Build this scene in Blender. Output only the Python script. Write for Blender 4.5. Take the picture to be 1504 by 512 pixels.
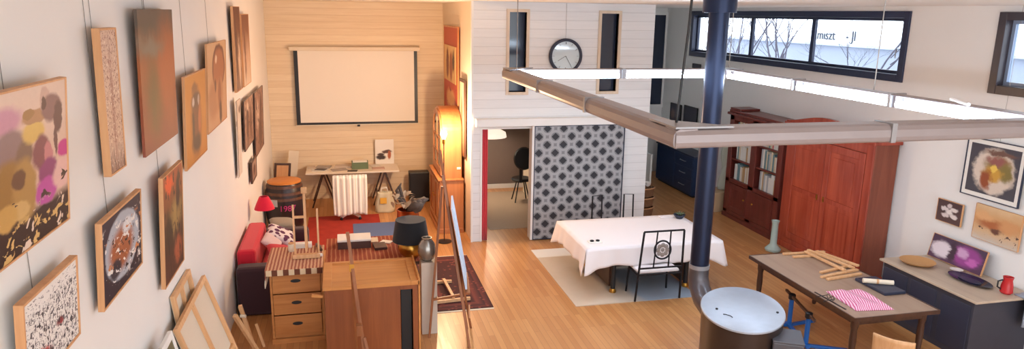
import bpy, bmesh, math, random
from mathutils import Vector, Matrix, Euler
for o in list(bpy.data.objects): bpy.data.objects.remove(o, do_unlink=True)
SC = bpy.context.scene
COL = SC.collection
PI = math.pi
rnd = random.Random(7)

def lin(c):
    r = []
    for v in c[:3]:
        v = v/255.0
        r.append(v/12.92 if v <= .04045 else ((v+.055)/1.055)**2.4)
    return (r[0], r[1], r[2], 1.0)

# ------------------------------------------------------------------ camera, world, exposure
cam_d = bpy.data.cameras.new('camera'); cam = bpy.data.objects.new('camera', cam_d); COL.objects.link(cam)
cam_d.sensor_width = 36; cam_d.lens = 24.717; cam_d.clip_start = .05; cam_d.clip_end = 200
CR = Vector((0.97251728, -0.23227621, 0.01605953)); CU = Vector((0.03649247, 0.22018609, 0.97477504)); CF = Vector((0.22995314, 0.94739952, -0.22261111))
mw = Matrix((CR, CU, -CF)).transposed().to_4x4(); mw.translation = Vector((0, 0, 4.0))
cam.matrix_world = mw
SC.camera = cam
SC.view_settings.view_transform = 'Standard'; SC.view_settings.look = 'None'
SC.view_settings.gamma = 1.0; SC.view_settings.use_curve_mapping = False
SC.view_settings.exposure = 0.68
SKY = 2.6; TUBE = 21.0; WARM = 125.0
w = bpy.data.worlds.new('sky'); SC.world = w; w.use_nodes = True
w.node_tree.nodes['Background'].inputs[0].default_value = (.90, .95, 1.0, 1); w.node_tree.nodes['Background'].inputs[1].default_value = SKY

# ------------------------------------------------------------------ node helpers
class NT:
    def __init__(s, name):
        s.m = bpy.data.materials.new(name); s.m.use_nodes = True; s.t = s.m.node_tree
        s.p = s.t.nodes['Principled BSDF']
    def n(s, ty, **kw):
        nd = s.t.nodes.new(ty)
        for k, v in kw.items(): setattr(nd, k, v)
        return nd
    def put(s, sock, v):
        if hasattr(v, 'is_output'): s.t.links.new(v, sock)
        elif v is not None: sock.default_value = v
    def math(s, op, a, b=None, c=None, clamp=False):
        nd = s.n('ShaderNodeMath', operation=op, use_clamp=clamp)
        for i, v in enumerate((a, b, c)):
            if v is not None: s.put(nd.inputs[i], v)
        return nd.outputs[0]
    def mix(s, f, a, b):
        nd = s.n('ShaderNodeMix', data_type='RGBA')
        s.put(nd.inputs['Factor'], f); s.put(nd.inputs[6], a); s.put(nd.inputs[7], b)
        return nd.outputs[2]
    def coord(s, kind='Object', scale=(1, 1, 1), rot=(0, 0, 0)):
        t = s.n('ShaderNodeTexCoord'); m = s.n('ShaderNodeMapping')
        s.t.links.new(t.outputs[kind], m.inputs[0]); m.inputs['Scale'].default_value = scale; m.inputs['Rotation'].default_value = rot
        return m.outputs[0]
    def noise(s, vec, scale=5, detail=3, rough=.5, dist=0):
        nd = s.n('ShaderNodeTexNoise'); s.put(nd.inputs['Vector'], vec)
        nd.inputs['Scale'].default_value = scale; nd.inputs['Detail'].default_value = detail; nd.inputs['Roughness'].default_value = rough; nd.inputs['Distortion'].default_value = dist
        return nd.outputs[0], nd.outputs[1]
    def ramp(s, f, stops):
        nd = s.n('ShaderNodeValToRGB'); e = nd.color_ramp.elements
        while len(e) < len(stops): e.new(.5)
        for el, (p, c) in zip(e, stops): el.position = p; el.color = c
        s.put(nd.inputs[0], f); return nd.outputs[0]
    def step(s, v, a, b):
        nd = s.n('ShaderNodeMapRange', interpolation_type='SMOOTHSTEP'); s.put(nd.inputs[0], v)
        nd.inputs[1].default_value = a; nd.inputs[2].default_value = b; return nd.outputs[0]
    def bump(s, h, strength=.3, dist=.01):
        nd = s.n('ShaderNodeBump'); nd.inputs['Strength'].default_value = strength; nd.inputs['Distance'].default_value = dist
        s.put(nd.inputs['Height'], h); s.t.links.new(nd.outputs[0], s.p.inputs['Normal'])
    def fin(s, col, rough=.6, metal=0, spec=None):
        s.put(s.p.inputs['Base Color'], col); s.put(s.p.inputs['Roughness'], rough); s.p.inputs['Metallic'].default_value = metal
        if spec is not None: s.p.inputs['Specular IOR Level'].default_value = spec
        return s.m

def plain(name, c, rough=.6, metal=0, var=.06, scale=6, bump=0, emit=None):
    N = NT(name); f, _ = N.noise(N.coord(), scale, 4)
    a = lin(c); lo = tuple(x*(1-var) for x in a[:3])+(1,); hi = tuple(min(1, x*(1+var)) for x in a[:3])+(1,)
    N.fin(N.mix(f, lo, hi), rough, metal)
    if bump: N.bump(f, bump, .005)
    if emit: N.p.inputs['Emission Color'].default_value = lin(emit[0]); N.p.inputs['Emission Strength'].default_value = emit[1]
    return N.m

def wood(name, c1, c2, axis=2, scale=14, rough=.4, bump=.05):
    sc = [1, 1, 1]; sc[axis] = .07
    N = NT(name); v = N.coord(scale=sc); f, _ = N.noise(v, scale, 6, .6, .6); f2, _ = N.noise(N.coord(), 1.7, 2)
    k = N.math('MULTIPLY_ADD', f, .75, N.math('MULTIPLY', f2, .25))
    N.fin(N.ramp(k, [(.3, lin(c1)), (.7, lin(c2))]), rough)
    if bump: N.bump(f, bump, .004)
    return N.m

def fabric(name, c, rough=.9, scale=160, var=.2):
    N = NT(name); f, _ = N.noise(N.coord(), scale, 2); a = lin(c)
    N.fin(N.mix(f, tuple(x*(1-var) for x in a[:3])+(1,), tuple(min(1, x*(1+var)) for x in a[:3])+(1,)), rough)
    N.p.inputs['Sheen Weight'].default_value = .2; N.bump(f, .25, .003)
    return N.m

def planks(name, c1, c2, gap, width=.145, axis='z', rough=.6, streak=.5):
    """boards: horizontal cladding, one board per `width` along axis"""
    N = NT(name); t = N.n('ShaderNodeTexCoord'); sx = N.n('ShaderNodeSeparateXYZ'); N.t.links.new(t.outputs['Object'], sx.inputs[0])
    z = sx.outputs['Z']; row = N.math('DIVIDE', z, width); fr = N.math('FRACT', row); idx = N.math('FLOOR', row)
    wn = N.n('ShaderNodeTexWhiteNoise', noise_dimensions='1D'); N.put(wn.inputs['W'], idx)
    f, _ = N.noise(N.coord(scale=(.5, .5, 9)), 3, 5, .6, .4)
    k = N.math('ADD', N.math('MULTIPLY', f, streak), N.math('MULTIPLY', wn.outputs[0], 1-streak))
    base = N.ramp(k, [(.2, lin(c1)), (.75, lin(c2))])
    g = N.math('MULTIPLY', N.step(fr, 0, .05), N.step(fr, 1, .95))
    N.fin(N.mix(g, lin(gap), base), rough); N.bump(g, .4, .004)
    return N.m

def floor_mat():
    N = NT('oak_strip_floor'); v = N.coord(rot=(0, 0, PI/2))
    b = N.n('ShaderNodeTexBrick'); N.put(b.inputs['Vector'], v)
    b.inputs['Color1'].default_value = lin((192, 134, 80)); b.inputs['Color2'].default_value = lin((220, 166, 108)); b.inputs['Mortar'].default_value = lin((120, 76, 42))
    b.inputs['Scale'].default_value = 1; b.inputs['Mortar Size'].default_value = .0016; b.inputs['Brick Width'].default_value = 1.1; b.inputs['Row Height'].default_value = .075; b.offset = .37; b.inputs['Bias'].default_value = -.1
    f, _ = N.noise(N.coord(scale=(1, .06, 1)), 22, 6, .65, .5); f2, _ = N.noise(N.coord(), .7, 2)
    c = N.mix(N.math('MULTIPLY', f, .55), b.outputs[0], lin((168, 106, 58)))
    c = N.mix(N.math('MULTIPLY', f2, .25), c, lin((226, 170, 112)))
    N.fin(c, N.math('MULTIPLY_ADD', f, .2, .24)); N.bump(f, .04, .003)
    return N.m

def art(name, stops, blobs=(), specks=(), warp=.12, wscale=4, rough=.55, grain=.12, seed=0.0):
    """painted surface: vertical colour bands, warped blobs (u,v,ru,rv,col,soft), noise specks (scale,thr,col,v0,v1,su,sv)"""
    N = NT(name); t = N.n('ShaderNodeTexCoord'); uv = t.outputs['UV']
    off = N.n('ShaderNodeVectorMath', operation='ADD'); N.put(off.inputs[0], uv); off.inputs[1].default_value = (seed, seed*1.7, 0)
    _, nc = N.noise(off.outputs[0], wscale, 4, .6)
    d = N.n('ShaderNodeVectorMath', operation='SUBTRACT'); N.put(d.inputs[0], nc); d.inputs[1].default_value = (.5, .5, .5)
    s = N.n('ShaderNodeVectorMath', operation='SCALE'); N.put(s.inputs[0], d.outputs[0]); s.inputs['Scale'].default_value = warp*2
    a = N.n('ShaderNodeVectorMath', operation='ADD'); N.put(a.inputs[0], uv); N.put(a.inputs[1], s.outputs[0])
    sp = N.n('ShaderNodeSeparateXYZ'); N.put(sp.inputs[0], a.outputs[0]); U, V = sp.outputs[0], sp.outputs[1]
    col = N.ramp(V, [(p, lin(c)) for p, c in stops])
    for (u, v, ru, rv, c, soft) in blobs:
        du = N.math('DIVIDE', N.math('SUBTRACT', U, u), ru); dv = N.math('DIVIDE', N.math('SUBTRACT', V, v), rv)
        r = N.math('SQRT', N.math('ADD', N.math('MULTIPLY', du, du), N.math('MULTIPLY', dv, dv)))
        col = N.mix(N.step(r, 1+soft, 1-soft), col, lin(c))
    for (sc, thr, c, v0, v1, su, sv) in specks:
        mp = N.n('ShaderNodeMapping'); N.put(mp.inputs[0], off.outputs[0]); mp.inputs['Scale'].default_value = (su, sv, 1); mp.inputs['Rotation'].default_value = (0, 0, .5 if su != sv else 0)
        f, _ = N.noise(mp.outputs[0], sc, 3, .55, .8)
        band = N.math('MULTIPLY', N.step(V, v0-.06, v0+.04), N.step(V, v1+.06, v1-.04))
        col = N.mix(N.math('MULTIPLY', N.step(f, thr-.015, thr+.015), band), col, lin(c))
    g, _ = N.noise(off.outputs[0], 30, 4, .7)
    N.fin(N.mix(N.math('MULTIPLY', g, grain), col, lin((60, 45, 40))), rough)
    return N.m

# ------------------------------------------------------------------ mesh helpers
class B:
    def __init__(s): s.bm = bmesh.new()
    def box(s, x0, x1, y0, y1, z0, z1, rot=None, piv=None):
        vs = [s.bm.verts.new((x, y, z)) for x in (x0, x1) for y in (y0, y1) for z in (z0, z1)]
        for f in ((0, 1, 3, 2), (4, 6, 7, 5), (0, 4, 5, 1), (2, 3, 7, 6), (0, 2, 6, 4), (1, 5, 7, 3)): s.bm.faces.new([vs[i] for i in f])
        if rot is not None:
            p = Vector(piv) if piv is not None else Vector(((x0+x1)/2, (y0+y1)/2, (z0+z1)/2))
            R = Euler(rot).to_matrix()
            for v in vs: v.co = p+R@(v.co-p)
        return s
    def bar(s, a, b, wx, wy, up=(0, 0, 1)):
        """square bar from a to b"""
        a, b = Vector(a), Vector(b); d = (b-a).normalized(); u = Vector(up)
        if abs(d.dot(u)) > .95: u = Vector((0, 1, 0))
        x = d.cross(u).normalized(); y = x.cross(d).normalized(); vs = []
        for p in (a, b):
            for i, j in ((-1, -1), (1, -1), (1, 1), (-1, 1)): vs.append(s.bm.verts.new(p+x*i*wx/2+y*j*wy/2))
        for f in ((3, 2, 1, 0), (4, 5, 6, 7), (0, 1, 5, 4), (1, 2, 6, 5), (2, 3, 7, 6), (3, 0, 4, 7)): s.bm.faces.new([vs[i] for i in f])
        return s
    def tube(s, pts, r, seg=10, closed=False):
        pts = [Vector(p) for p in pts]; n = len(pts); rs = r if isinstance(r, (list, tuple)) else [r]*n
        rings = []; prev = None
        for i, p in enumerate(pts):
            if closed: d = pts[(i+1) % n]-pts[i-1]
            else: d = pts[min(i+1, n-1)]-pts[max(i-1, 0)]
            d.normalize()
            if prev is None:
                u = Vector((0, 0, 1)) if abs(d.z) < .9 else Vector((1, 0, 0))
                x = d.cross(u).normalized()
            else:
                x = (prev-d*prev.dot(d)).normalized()
            prev = x; y = d.cross(x)
            rings.append([s.bm.verts.new(p+(x*math.cos(2*PI*k/seg)+y*math.sin(2*PI*k/seg))*rs[i]) for k in range(seg)])
        for i in range(n if closed else n-1):
            A, Bq = rings[i], rings[(i+1) % n]
            for k in range(seg): s.bm.faces.new((A[k], A[(k+1) % seg], Bq[(k+1) % seg], Bq[k]))
        if not closed: s.bm.faces.new(rings[0][::-1]); s.bm.faces.new(rings[-1])
        return s
    def lathe(s, prof, c=(0, 0, 0), seg=32, sx=1, sy=1, rot=0):
        rings = []
        for r, z in prof:
            ring = []
            for k in range(seg):
                a = 2*PI*k/seg; x, y = r*math.cos(a)*sx, r*math.sin(a)*sy
                ring.append(s.bm.verts.new((c[0]+x*math.cos(rot)-y*math.sin(rot), c[1]+x*math.sin(rot)+y*math.cos(rot), c[2]+z)))
            rings.append(ring)
        for A, Bq in zip(rings, rings[1:]):
            for k in range(seg): s.bm.faces.new((A[k], A[(k+1) % seg], Bq[(k+1) % seg], Bq[k]))
        s.bm.faces.new(rings[0][::-1]); s.bm.faces.new(rings[-1])
        return s
    def prism(s, poly, d, axis='y', at=0):
        """polygon (2D) extruded along axis from at to at+d"""
        def P(a, b, t): return {'y': (a, t, b), 'x': (t, a, b), 'z': (a, b, t)}[axis]
        A = [s.bm.verts.new(P(a, b, at)) for a, b in poly]; C = [s.bm.verts.new(P(a, b, at+d)) for a, b in poly]
        s.bm.faces.new(A); s.bm.faces.new(C[::-1]); n = len(A)
        for i in range(n): s.bm.faces.new((A[i], C[i], C[(i+1) % n], A[(i+1) % n]))
        return s
    def ball(s, c, rx, ry=None, rz=None, seg=20, rings=12):
        ry = ry or rx; rz = rz or rx
        prof = [(max(1e-4, math.sin(PI*i/rings)), -math.cos(PI*i/rings)) for i in range(rings+1)]
        n0 = len(s.bm.verts); s.lathe(prof, (0, 0, 0), seg); s.bm.verts.ensure_lookup_table()
        for v in list(s.bm.verts)[n0:]: v.co = Vector((v.co.x*rx+c[0], v.co.y*ry+c[1], v.co.z*rz+c[2]))
        return s
    def grid(s, fn, nu, nv):
        V = [[s.bm.verts.new(fn(i/nu, j/nv)) for j in range(nv+1)] for i in range(nu+1)]
        for i in range(nu):
            for j in range(nv): s.bm.faces.new((V[i][j], V[i+1][j], V[i+1][j+1], V[i][j+1]))
        return s

def wmat(o):
    m = Matrix.Identity(4)
    while o is not None:
        m = Matrix.Translation(o.location) @ o.rotation_euler.to_matrix().to_4x4() @ m; o = o.parent
    return m

def obj(name, b, m, parent=None, world=False, bevel=0, smooth=False, uv=None, solid=0, sub=0):
    bm = b.bm
    if uv:
        L = bm.loops.layers.uv.new('UVMap'); x0, x1, z0, z1 = uv
        for f in bm.faces:
            for l in f.loops: l[L].uv = ((l.vert.co.x-x0)/(x1-x0), (l.vert.co.z-z0)/(z1-z0))
    bmesh.ops.recalc_face_normals(bm, faces=bm.faces)
    me = bpy.data.meshes.new(name); o = bpy.data.objects.new(name, me); COL.objects.link(o)
    if parent is not None:
        o.parent = parent
        if world: bm.transform(wmat(parent).inverted())
    else:
        xs = [v.co.x for v in bm.verts]; ys = [v.co.y for v in bm.verts]; zs = [v.co.z for v in bm.verts]
        base = Vector(((min(xs)+max(xs))/2, (min(ys)+max(ys))/2, min(zs))); bm.transform(Matrix.Translation(-base)); o.location = base
    bm.to_mesh(me); bm.free()
    if m: me.materials.append(m)
    if smooth:
        for p in me.polygons: p.use_smooth = True
        if smooth != 'all': me.set_sharp_from_angle(angle=math.radians(40))
    if solid: md = o.modifiers.new('solid', 'SOLIDIFY'); md.thickness = solid; md.offset = 0
    if bevel: md = o.modifiers.new('bevel', 'BEVEL'); md.width = bevel; md.segments = 2; md.limit_method = 'ANGLE'; md.angle_limit = .6
    if sub: md = o.modifiers.new('sub', 'SUBSURF'); md.levels = sub; md.render_levels = sub
    return o

def thing(name, label, cat, loc=(0, 0, 0), rot=(0, 0, 0), group=None):
    o = bpy.data.objects.new(name, None); COL.objects.link(o); o.empty_display_size = .1
    o.location = loc; o.rotation_euler = rot if isinstance(rot, (tuple, list)) else (0, 0, rot)
    return tag(o, label, cat, group)
def tag(o, label, cat, group=None):
    o['label'] = label; o['category'] = cat
    if group: o['group'] = group
    return o
def struct(name, b, m, parent=None, **kw):
    o = obj(name, b, m, parent, **kw); o['kind'] = 'structure'; return o
def dup(root, loc=None, rot=None, label=None):
    r = root.copy(); COL.objects.link(r)
    if loc is not None: r.location = loc
    if rot is not None: r.rotation_euler = rot
    if label: r['label'] = label
    for ch in list(root.children):
        c = ch.copy(); COL.objects.link(c); c.parent = r
        for g in ch.children:
            d = g.copy(); COL.objects.link(d); d.parent = c
    return r
def text_mesh(body, size, depth=.002):
    cu = bpy.data.curves.new('lettering', 'FONT'); cu.body = body; cu.size = size; cu.extrude = depth; cu.align_x = 'CENTER'; cu.align_y = 'CENTER'
    t = bpy.data.objects.new('lettering', cu); COL.objects.link(t); bpy.context.view_layer.update()
    me = bpy.data.meshes.new_from_object(t.evaluated_get(bpy.context.evaluated_depsgraph_get())); bpy.data.objects.remove(t)
    b = B(); b.bm.from_mesh(me); bpy.data.meshes.remove(me); return b

# ------------------------------------------------------------------ materials
M_floor = floor_mat()
M_wall = plain('white_plaster', (236, 234, 231), .75, var=.03, scale=1.5)
M_ceil = plain('ceiling_paint', (236, 230, 222), .8, var=.02)
M_white_boards = planks('white_painted_boards', (224, 225, 226), (238, 238, 238), (208, 208, 208), .15, rough=.55, streak=.7)
M_lime_boards = planks('limewashed_boards', (222, 196, 160), (240, 220, 190), (214, 186, 150), .135, rough=.6, streak=.75)
M_white = plain('white_paint', (236, 235, 232), .5, var=.02)
M_navy = plain('dark_navy_metal', (38, 46, 68), .4, var=.1)
M_black = plain('black_paint', (22, 22, 26), .45, var=.1)
M_iron = plain('wrought_iron', (34, 34, 40), .5, .6, var=.15)
M_glass_dark = plain('dark_pane', (44, 52, 70), .08, var=.1)
M_oak = wood('pale_frame_wood', (196, 140, 92), (222, 172, 124), 2, 16, .5)
M_pine = wood('honey_pine', (176, 108, 54), (214, 148, 86), 0, 12, .35)
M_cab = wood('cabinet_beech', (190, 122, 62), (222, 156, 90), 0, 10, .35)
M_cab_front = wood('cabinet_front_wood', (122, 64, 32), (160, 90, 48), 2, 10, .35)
M_beech = wood('beech', (206, 154, 104), (232, 186, 140), 2, 18, .5)
M_easel = wood('easel_wood', (128, 74, 40), (166, 104, 62), 2, 18, .45)
M_darkwood = wood('dark_wood', (58, 36, 28), (86, 56, 42), 2, 14, .35)
M_mahog = wood('red_mahogany', (136, 50, 36), (188, 88, 64), 2, 9, .2)
M_mahog_panel = wood('flame_mahogany', (132, 44, 30), (198, 94, 66), 2, 6, .2)
M_mahog_side = wood('mahogany_side', (118, 58, 40), (152, 82, 58), 2, 10, .3)
M_bookcase = wood('brown_red_wood', (96, 40, 34), (128, 60, 50), 2, 10, .3)
M_orangewood = wood('cherry_wood', (172, 104, 58), (204, 136, 84), 2, 10, .35)
M_tabletop = wood('brown_desk_leather', (150, 122, 102), (172, 146, 124), 1, 6, .4)
M_canvas = fabric('raw_canvas', (214, 198, 176), scale=120, var=.08)
M_paper = plain('paper', (238, 234, 226), .7, var=.03)
M_cream = plain('cream_card', (226, 212, 190), .7, var=.05)
M_red = fabric('red_cloth', (206, 26, 50)); M_curtain = fabric('red_curtain', (222, 62, 74))
M_redshade = fabric('red_shade', (214, 24, 60))
M_plum = fabric('plum_upholstery', (62, 36, 46))
M_cloth = fabric('white_tablecloth', (236, 228, 228), scale=220, var=.04)
M_towel = None
M_grey_metal = plain('grey_metal', (150, 148, 150), .35, .3, var=.08)
M_steel = plain('brushed_steel', (176, 180, 186), .28, .9, var=.08)
M_stove_top = plain('galvanised_top', (176, 184, 196), .4, .35, var=.08, scale=12)
M_stove = plain('stove_enamel', (58, 46, 42), .3, .3, var=.15)
M_pipe = plain('blue_black_pipe', (38, 46, 68), .3, .7, var=.1)
M_blue = plain('blue_steel', (24, 92, 168), .35, var=.1)
M_gold = plain('gold_leaf', (196, 146, 66), .28, .9, var=.12)
M_copper = plain('copper', (196, 104, 54), .3, .9, var=.15)
M_wire = plain('steel_wire', (150, 144, 138), .4, .6)
M_tube = plain('lit_tube', (255, 255, 255), .5, emit=((212, 234, 255), TUBE))
M_bulb = plain('lit_bulb', (255, 230, 190), .5, emit=((255, 214, 150), 60))

# ------------------------------------------------------------------ the setting
XR = 8.05; XL = -1.5; YB = 15.4; YF = 16.8; HC = 4.2; YW = 11.86
struct('floor', B().box(XL-.2, XR+.2, -3, YF+.2, -.12, 0), M_floor)
struct('ceiling', B().box(XL-.2, XR+.2, -3, YF+.2, HC, HC+.15), M_ceil)
struct('wall_left', B().box(XL-.2, XL, -3, YF+.2, 0, HC), M_wall)
# right wall with its two high windows
WIN = [(8.84, 15.42, 3.14, 4.09), (4.9, 7.31, 3.15, 4.08)]
b = B(); b.box(XR, XR+.25, -3, YF+.2, 0, 3.14); b.box(XR, XR+.25, -3, YF+.2, 4.09, HC)
b.box(XR, XR+.25, 15.42, YF+.2, 3.14, 4.09); b.box(XR, XR+.25, 7.31, 8.84, 3.14, 4.09); b.box(XR, XR+.25, -3, 4.9, 3.14, 4.09)
struct('wall_right', b, M_wall)
struct('wall_back', B().box(XL, 2.15, YB, YB+.15, 0, HC), M_lime_boards)
# plank-clad block with doorway and slot windows
SLOT = [(2.79, 3.09), (4.44, 4.76)]
b = B(); x0, x1 = 2.15, 5.45
def wallbox(a, c, z0, z1): b.box(a, c, YW, YW+.14, z0, z1)
wallbox(x0, 2.30, 0, 2.68); wallbox(2.30, 3.26, 2.07, 2.68); wallbox(3.26, x1, 0, 2.68)
wallbox(x0, 2.79, 2.68, 4.03); wallbox(3.09, 4.44, 2.68, 4.03); wallbox(4.76, x1, 2.68, 4.03); wallbox(x0, x1, 4.03, HC)
struct('wall_partition', b, M_white_boards)
struct('wall_alcove', B().box(2.15, 2.29, YW+.14, YB+.15, 0, HC), plain('cream_side_paint', (232, 214, 188), .7, var=.03))
struct('wall_block', B().box(5.31, 5.45, YW+.14, YF, 0, HC), M_white)
struct('wall_far', B().box(5.45, XR, YF, YF+.15, 0, HC), M_wall)
struct('trim_corner', B().box(2.135, 2.17, YW-.02, YW+.0, 0, HC), M_white)
# small dim room behind the doorway
M_dim = plain('taupe_paint', (120, 104, 96), .8, var=.05)
struct('wall_room', B().box(2.29, 5.31, 15.7, 15.8, 0, 2.5), M_dim)
struct('ceiling_room', B().box(2.29, 5.31, YW+.14, 15.7, 2.45, 2.55), M_white)
struct('baseboard_room', B().box(2.29, 5.31, 15.66, 15.7, 0, .1), M_white)
struct('wall_loft', B().box(2.29, 5.31, 15.7, 15.8, 2.55, HC), M_dim)

for i, (a, c) in enumerate(SLOT):
    b = B()
    b.box(a-.05, a, YW-.03, YW+.13, 2.63, 4.08); b.box(c, c+.05, YW-.03, YW+.13, 2.63, 4.08)
    b.box(a, c, YW-.03, YW+.13, 2.63, 2.68); b.box(a, c, YW-.03, YW+.13, 4.03, 4.08)
    f = struct('window_%d' % (i+1), b, wood('slot_frame_wood', (206, 186, 160), (226, 208, 186), 2, 12) if i == 0 else bpy.data.materials['slot_frame_wood'])
    obj('pane', B().box(a, c, YW+.1, YW+.115, 2.68, 4.03), M_glass_dark, f, world=True)  # dark pane colour stands for the unlit upper room behind
b = B(); b.box(7.56, 7.64, YF-.05, YF, 1.7, 4.1); b.box(8.0, XR, YF-.05, YF, 1.7, 4.1); b.box(7.64, 8.0, YF-.05, YF, 1.7, 1.78); b.box(7.64, 8.0, YF-.05, YF, 4.03, 4.1)
f = struct('window_3', b, M_white)
obj('pane', B().box(7.64, 8.0, YF-.03, YF-.015, 1.78, 4.03), M_glass_dark, f, world=True)

# high windows in the right wall
G = NT('tinted_glass'); G.fin((.84, .90, .97, 1), .02); G.p.inputs['Transmission Weight'].default_value = 1; G.p.inputs['IOR'].default_value = 1.02  # pale blue tint put in to dim the sky behind the panes
M_glass = G.m
M_navyframe = plain('navy_window_frame', (30, 40, 72), .35, var=.1)
M_brownframe = plain('dark_bronze_frame', (62, 56, 64), .35, var=.1)
def hi_window(n, y0, y1, z0, z1, mull, m, sash):
    b = B(); X0, X1 = XR-.03, XR+.16; t = .07
    b.box(X0, X1, y0-.04, y0+t, z0-.04, z1+.04); b.box(X0, X1, y1-t, y1+.04, z0-.04, z1+.04)
    b.box(X0, X1, y0+t, y1-t, z0-.04, z0+t); b.box(X0, X1, y0+t, y1-t, z1-t+.01, z1+.04)
    fr = struct('window_%d' % n, b, m, bevel=.006)
    edges = [y0+t]+mull+[y1-t]
    for a, c in zip(edges, edges[1:]):
        s = B(); q = .045; xa, xb = XR+.08, XR+.13
        s.box(xa, xb, a, a+q, z0+t, z1-t+.01); s.box(xa, xb, c-q, c, z0+t, z1-t+.01); s.box(xa, xb, a+q, c-q, z0+t, z0+t+q); s.box(xa, xb, a+q, c-q, z1-t-q+.01, z1-t+.01)
        so = obj('sash', s, sash, fr, world=True)
        obj('pane', B().box(XR+.1, XR+.106, a+q, c-q, z0+t+q, z1-t-q+.01), M_glass, so, world=True)
    return fr
M_sash = plain('pale_blue_sash', (150, 168, 196), .4, var=.05)
w4 = hi_window(4, 8.84, 15.42, 3.14, 4.09, [11.1, 13.05], M_navyframe, M_navyframe)
w5 = hi_window(5, 4.9, 7.31, 3.15, 4.08, [6.1], M_brownframe, M_sash)
b = B(); b.tube([(XR+.06, 9.02, 3.58), (XR+.03, 9.03, 3.58), (XR+.03, 9.05, 3.52), (XR+.03, 9.05, 3.44)], .01, 8)
obj('handle', b, M_steel, w4, world=True, smooth=True)

# ------------------------------------------------------------------ outside the windows
M_ground = plain('pale_asphalt', (190, 192, 196), .9, var=.1)
struct('ground_outside', B().box(XR+.25, 60, -5, 80, -.1, 0), M_ground)
M_fac = plain('pale_facade', (150, 156, 170), .8, var=.06, scale=1)
t = thing('shop_building', 'low pale building with dark lettering seen through the long high window', 'building', (20, 22, 0))
obj('wall', B().box(19, 27, 10, 34, 0, 2.98), M_fac, t, world=True)
obj('roof', B().box(18.8, 27.2, 9.8, 34.2, 2.98, 3.06), plain('roof_edge', (176, 184, 200), .6), t, world=True)
tb = B().box(18.86, 18.94, 22.7, 26.2, 3.06, 3.75)
obj('sign_board', tb, plain('sign_white', (240, 242, 246), .6), t, world=True)
for s_, yy in (('.mıszt', 24.95), ('- Jl', 23.45)):
    lb = text_mesh(s_, .52, .01)
    lb.bm.transform(Matrix.Translation((18.84, yy, 3.36)) @ Matrix.Rotation(-PI/2, 4, 'Z') @ Matrix.Rotation(PI/2, 4, 'X'))
    obj('lettering', lb, plain('sign_ink', (50, 56, 70), .6), t, world=True)
M_bark = plain('winter_bark', (84, 80, 90), .9, var=.15)
def bare_tree(x, y, h, seed, label):
    r = random.Random(seed); t = B()
    def br(p, d, L, rad, lv):
        e = p+d*L; t.tube([p, p+d*L*.5+Vector((r.uniform(-.05, .05), r.uniform(-.05, .05), 0))*L, e], [rad, rad*.8, rad*.6], 6)
        if lv:
            for _ in range(3 if lv > 1 else 2):
                n = (d+Vector((r.uniform(-.9, .9), r.uniform(-.9, .9), r.uniform(-.1, .6)))).normalized(); br(p+d*L*r.uniform(.45, 1), n, L*r.uniform(.55, .8), rad*.5, lv-1)
    br(Vector((x, y, 0)), Vector((0, 0, 1)), h*.36, .06, 6)
    tag(obj('bare_tree', t, M_bark), label, 'tree', 'bare trees outside the long window')
for k, (x, y, h) in enumerate(((13, 19.5, 6.5), (14.5, 24.5, 7), (12.5, 22.5, 5.8), (15, 17.6, 6.2), (14, 20.5, 8), (16, 26.5, 8.5))):
    bare_tree(x, y, h, 30+k, ['bare winter tree outside the middle pane of the long window', 'furthest bare winter tree outside the long window', 'bare winter tree behind the stove pipe outside the left pane', 'bare winter tree in front of the lettered building outside', 'tallest bare winter tree outside the middle pane of the long window', 'bare winter tree far off behind the flue pipe'][k])

# ------------------------------------------------------------------ pictures
def picture(name, label, wall, c0, c1, z0, z1, art_m, frame_m, depth=.045, bar=.02, tilt=0, wire=True, mat_w=0, mat_m=None, off=.028, cat='painting', wires=1, stand=None, group=None):
    """a picture: c0..c1 along the wall, z0..z1 height"""
    wd = abs(c1-c0); h = z1-z0; cc = (c0+c1)/2
    loc, rz = {'L': ((XL+off, cc, z0), PI/2), 'R': ((XR-off, cc, z0), -PI/2), 'B': ((cc, YB-off, z0), 0), 'S': ((2.15-off, cc, z0), -PI/2), 'P': ((cc, YW-off, z0), 0)}[wall]
    if stand is not None: loc = stand
    t = thing(name, label, cat, loc, (math.radians(tilt), 0, rz), group)
    b = B(); x0, x1 = -wd/2, wd/2
    if bar > 0:
        b.box(x0, x0+bar, -depth, 0, 0, h); b.box(x1-bar, x1, -depth, 0, 0, h); b.box(x0+bar, x1-bar, -depth, 0, 0, bar); b.box(x0+bar, x1-bar, -depth, 0, h-bar, h)
        obj('frame', b, frame_m, t, bevel=.002)
    else: bar = 0
    if mat_w:
        obj('mount', B().box(x0+bar, x1-bar, -depth+.012, -.004, bar, h-bar), mat_m, t)
        q = bar+mat_w; obj('canvas', B().box(x0+q, x1-q, -depth+.006, -depth+.0115, q, h-q), art_m, t, uv=(x0+q, x1-q, q, h-q))
    else:
        obj('canvas', B().box(x0+bar, x1-bar, -depth+(.006 if bar else 0), -.004, bar, h-bar), art_m, t, uv=(x0+bar, x1-bar, bar, h-bar))
    if wire:
        M = wmat(t); wb = B()
        for k in range(wires):
            fx = 0 if wires == 1 else (-.3+.6*k)*wd
            p = M@Vector((fx, -.002, h*.8)); xw = XL+.005 if wall == 'L' else loc[0]+.02; wb.tube([p, Vector((xw, p.y, p.z+.03)), Vector((xw, p.y, HC))], .0022, 5)
        obj('hanging_wire', wb, M_wire, t, world=True)
    return t

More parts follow.
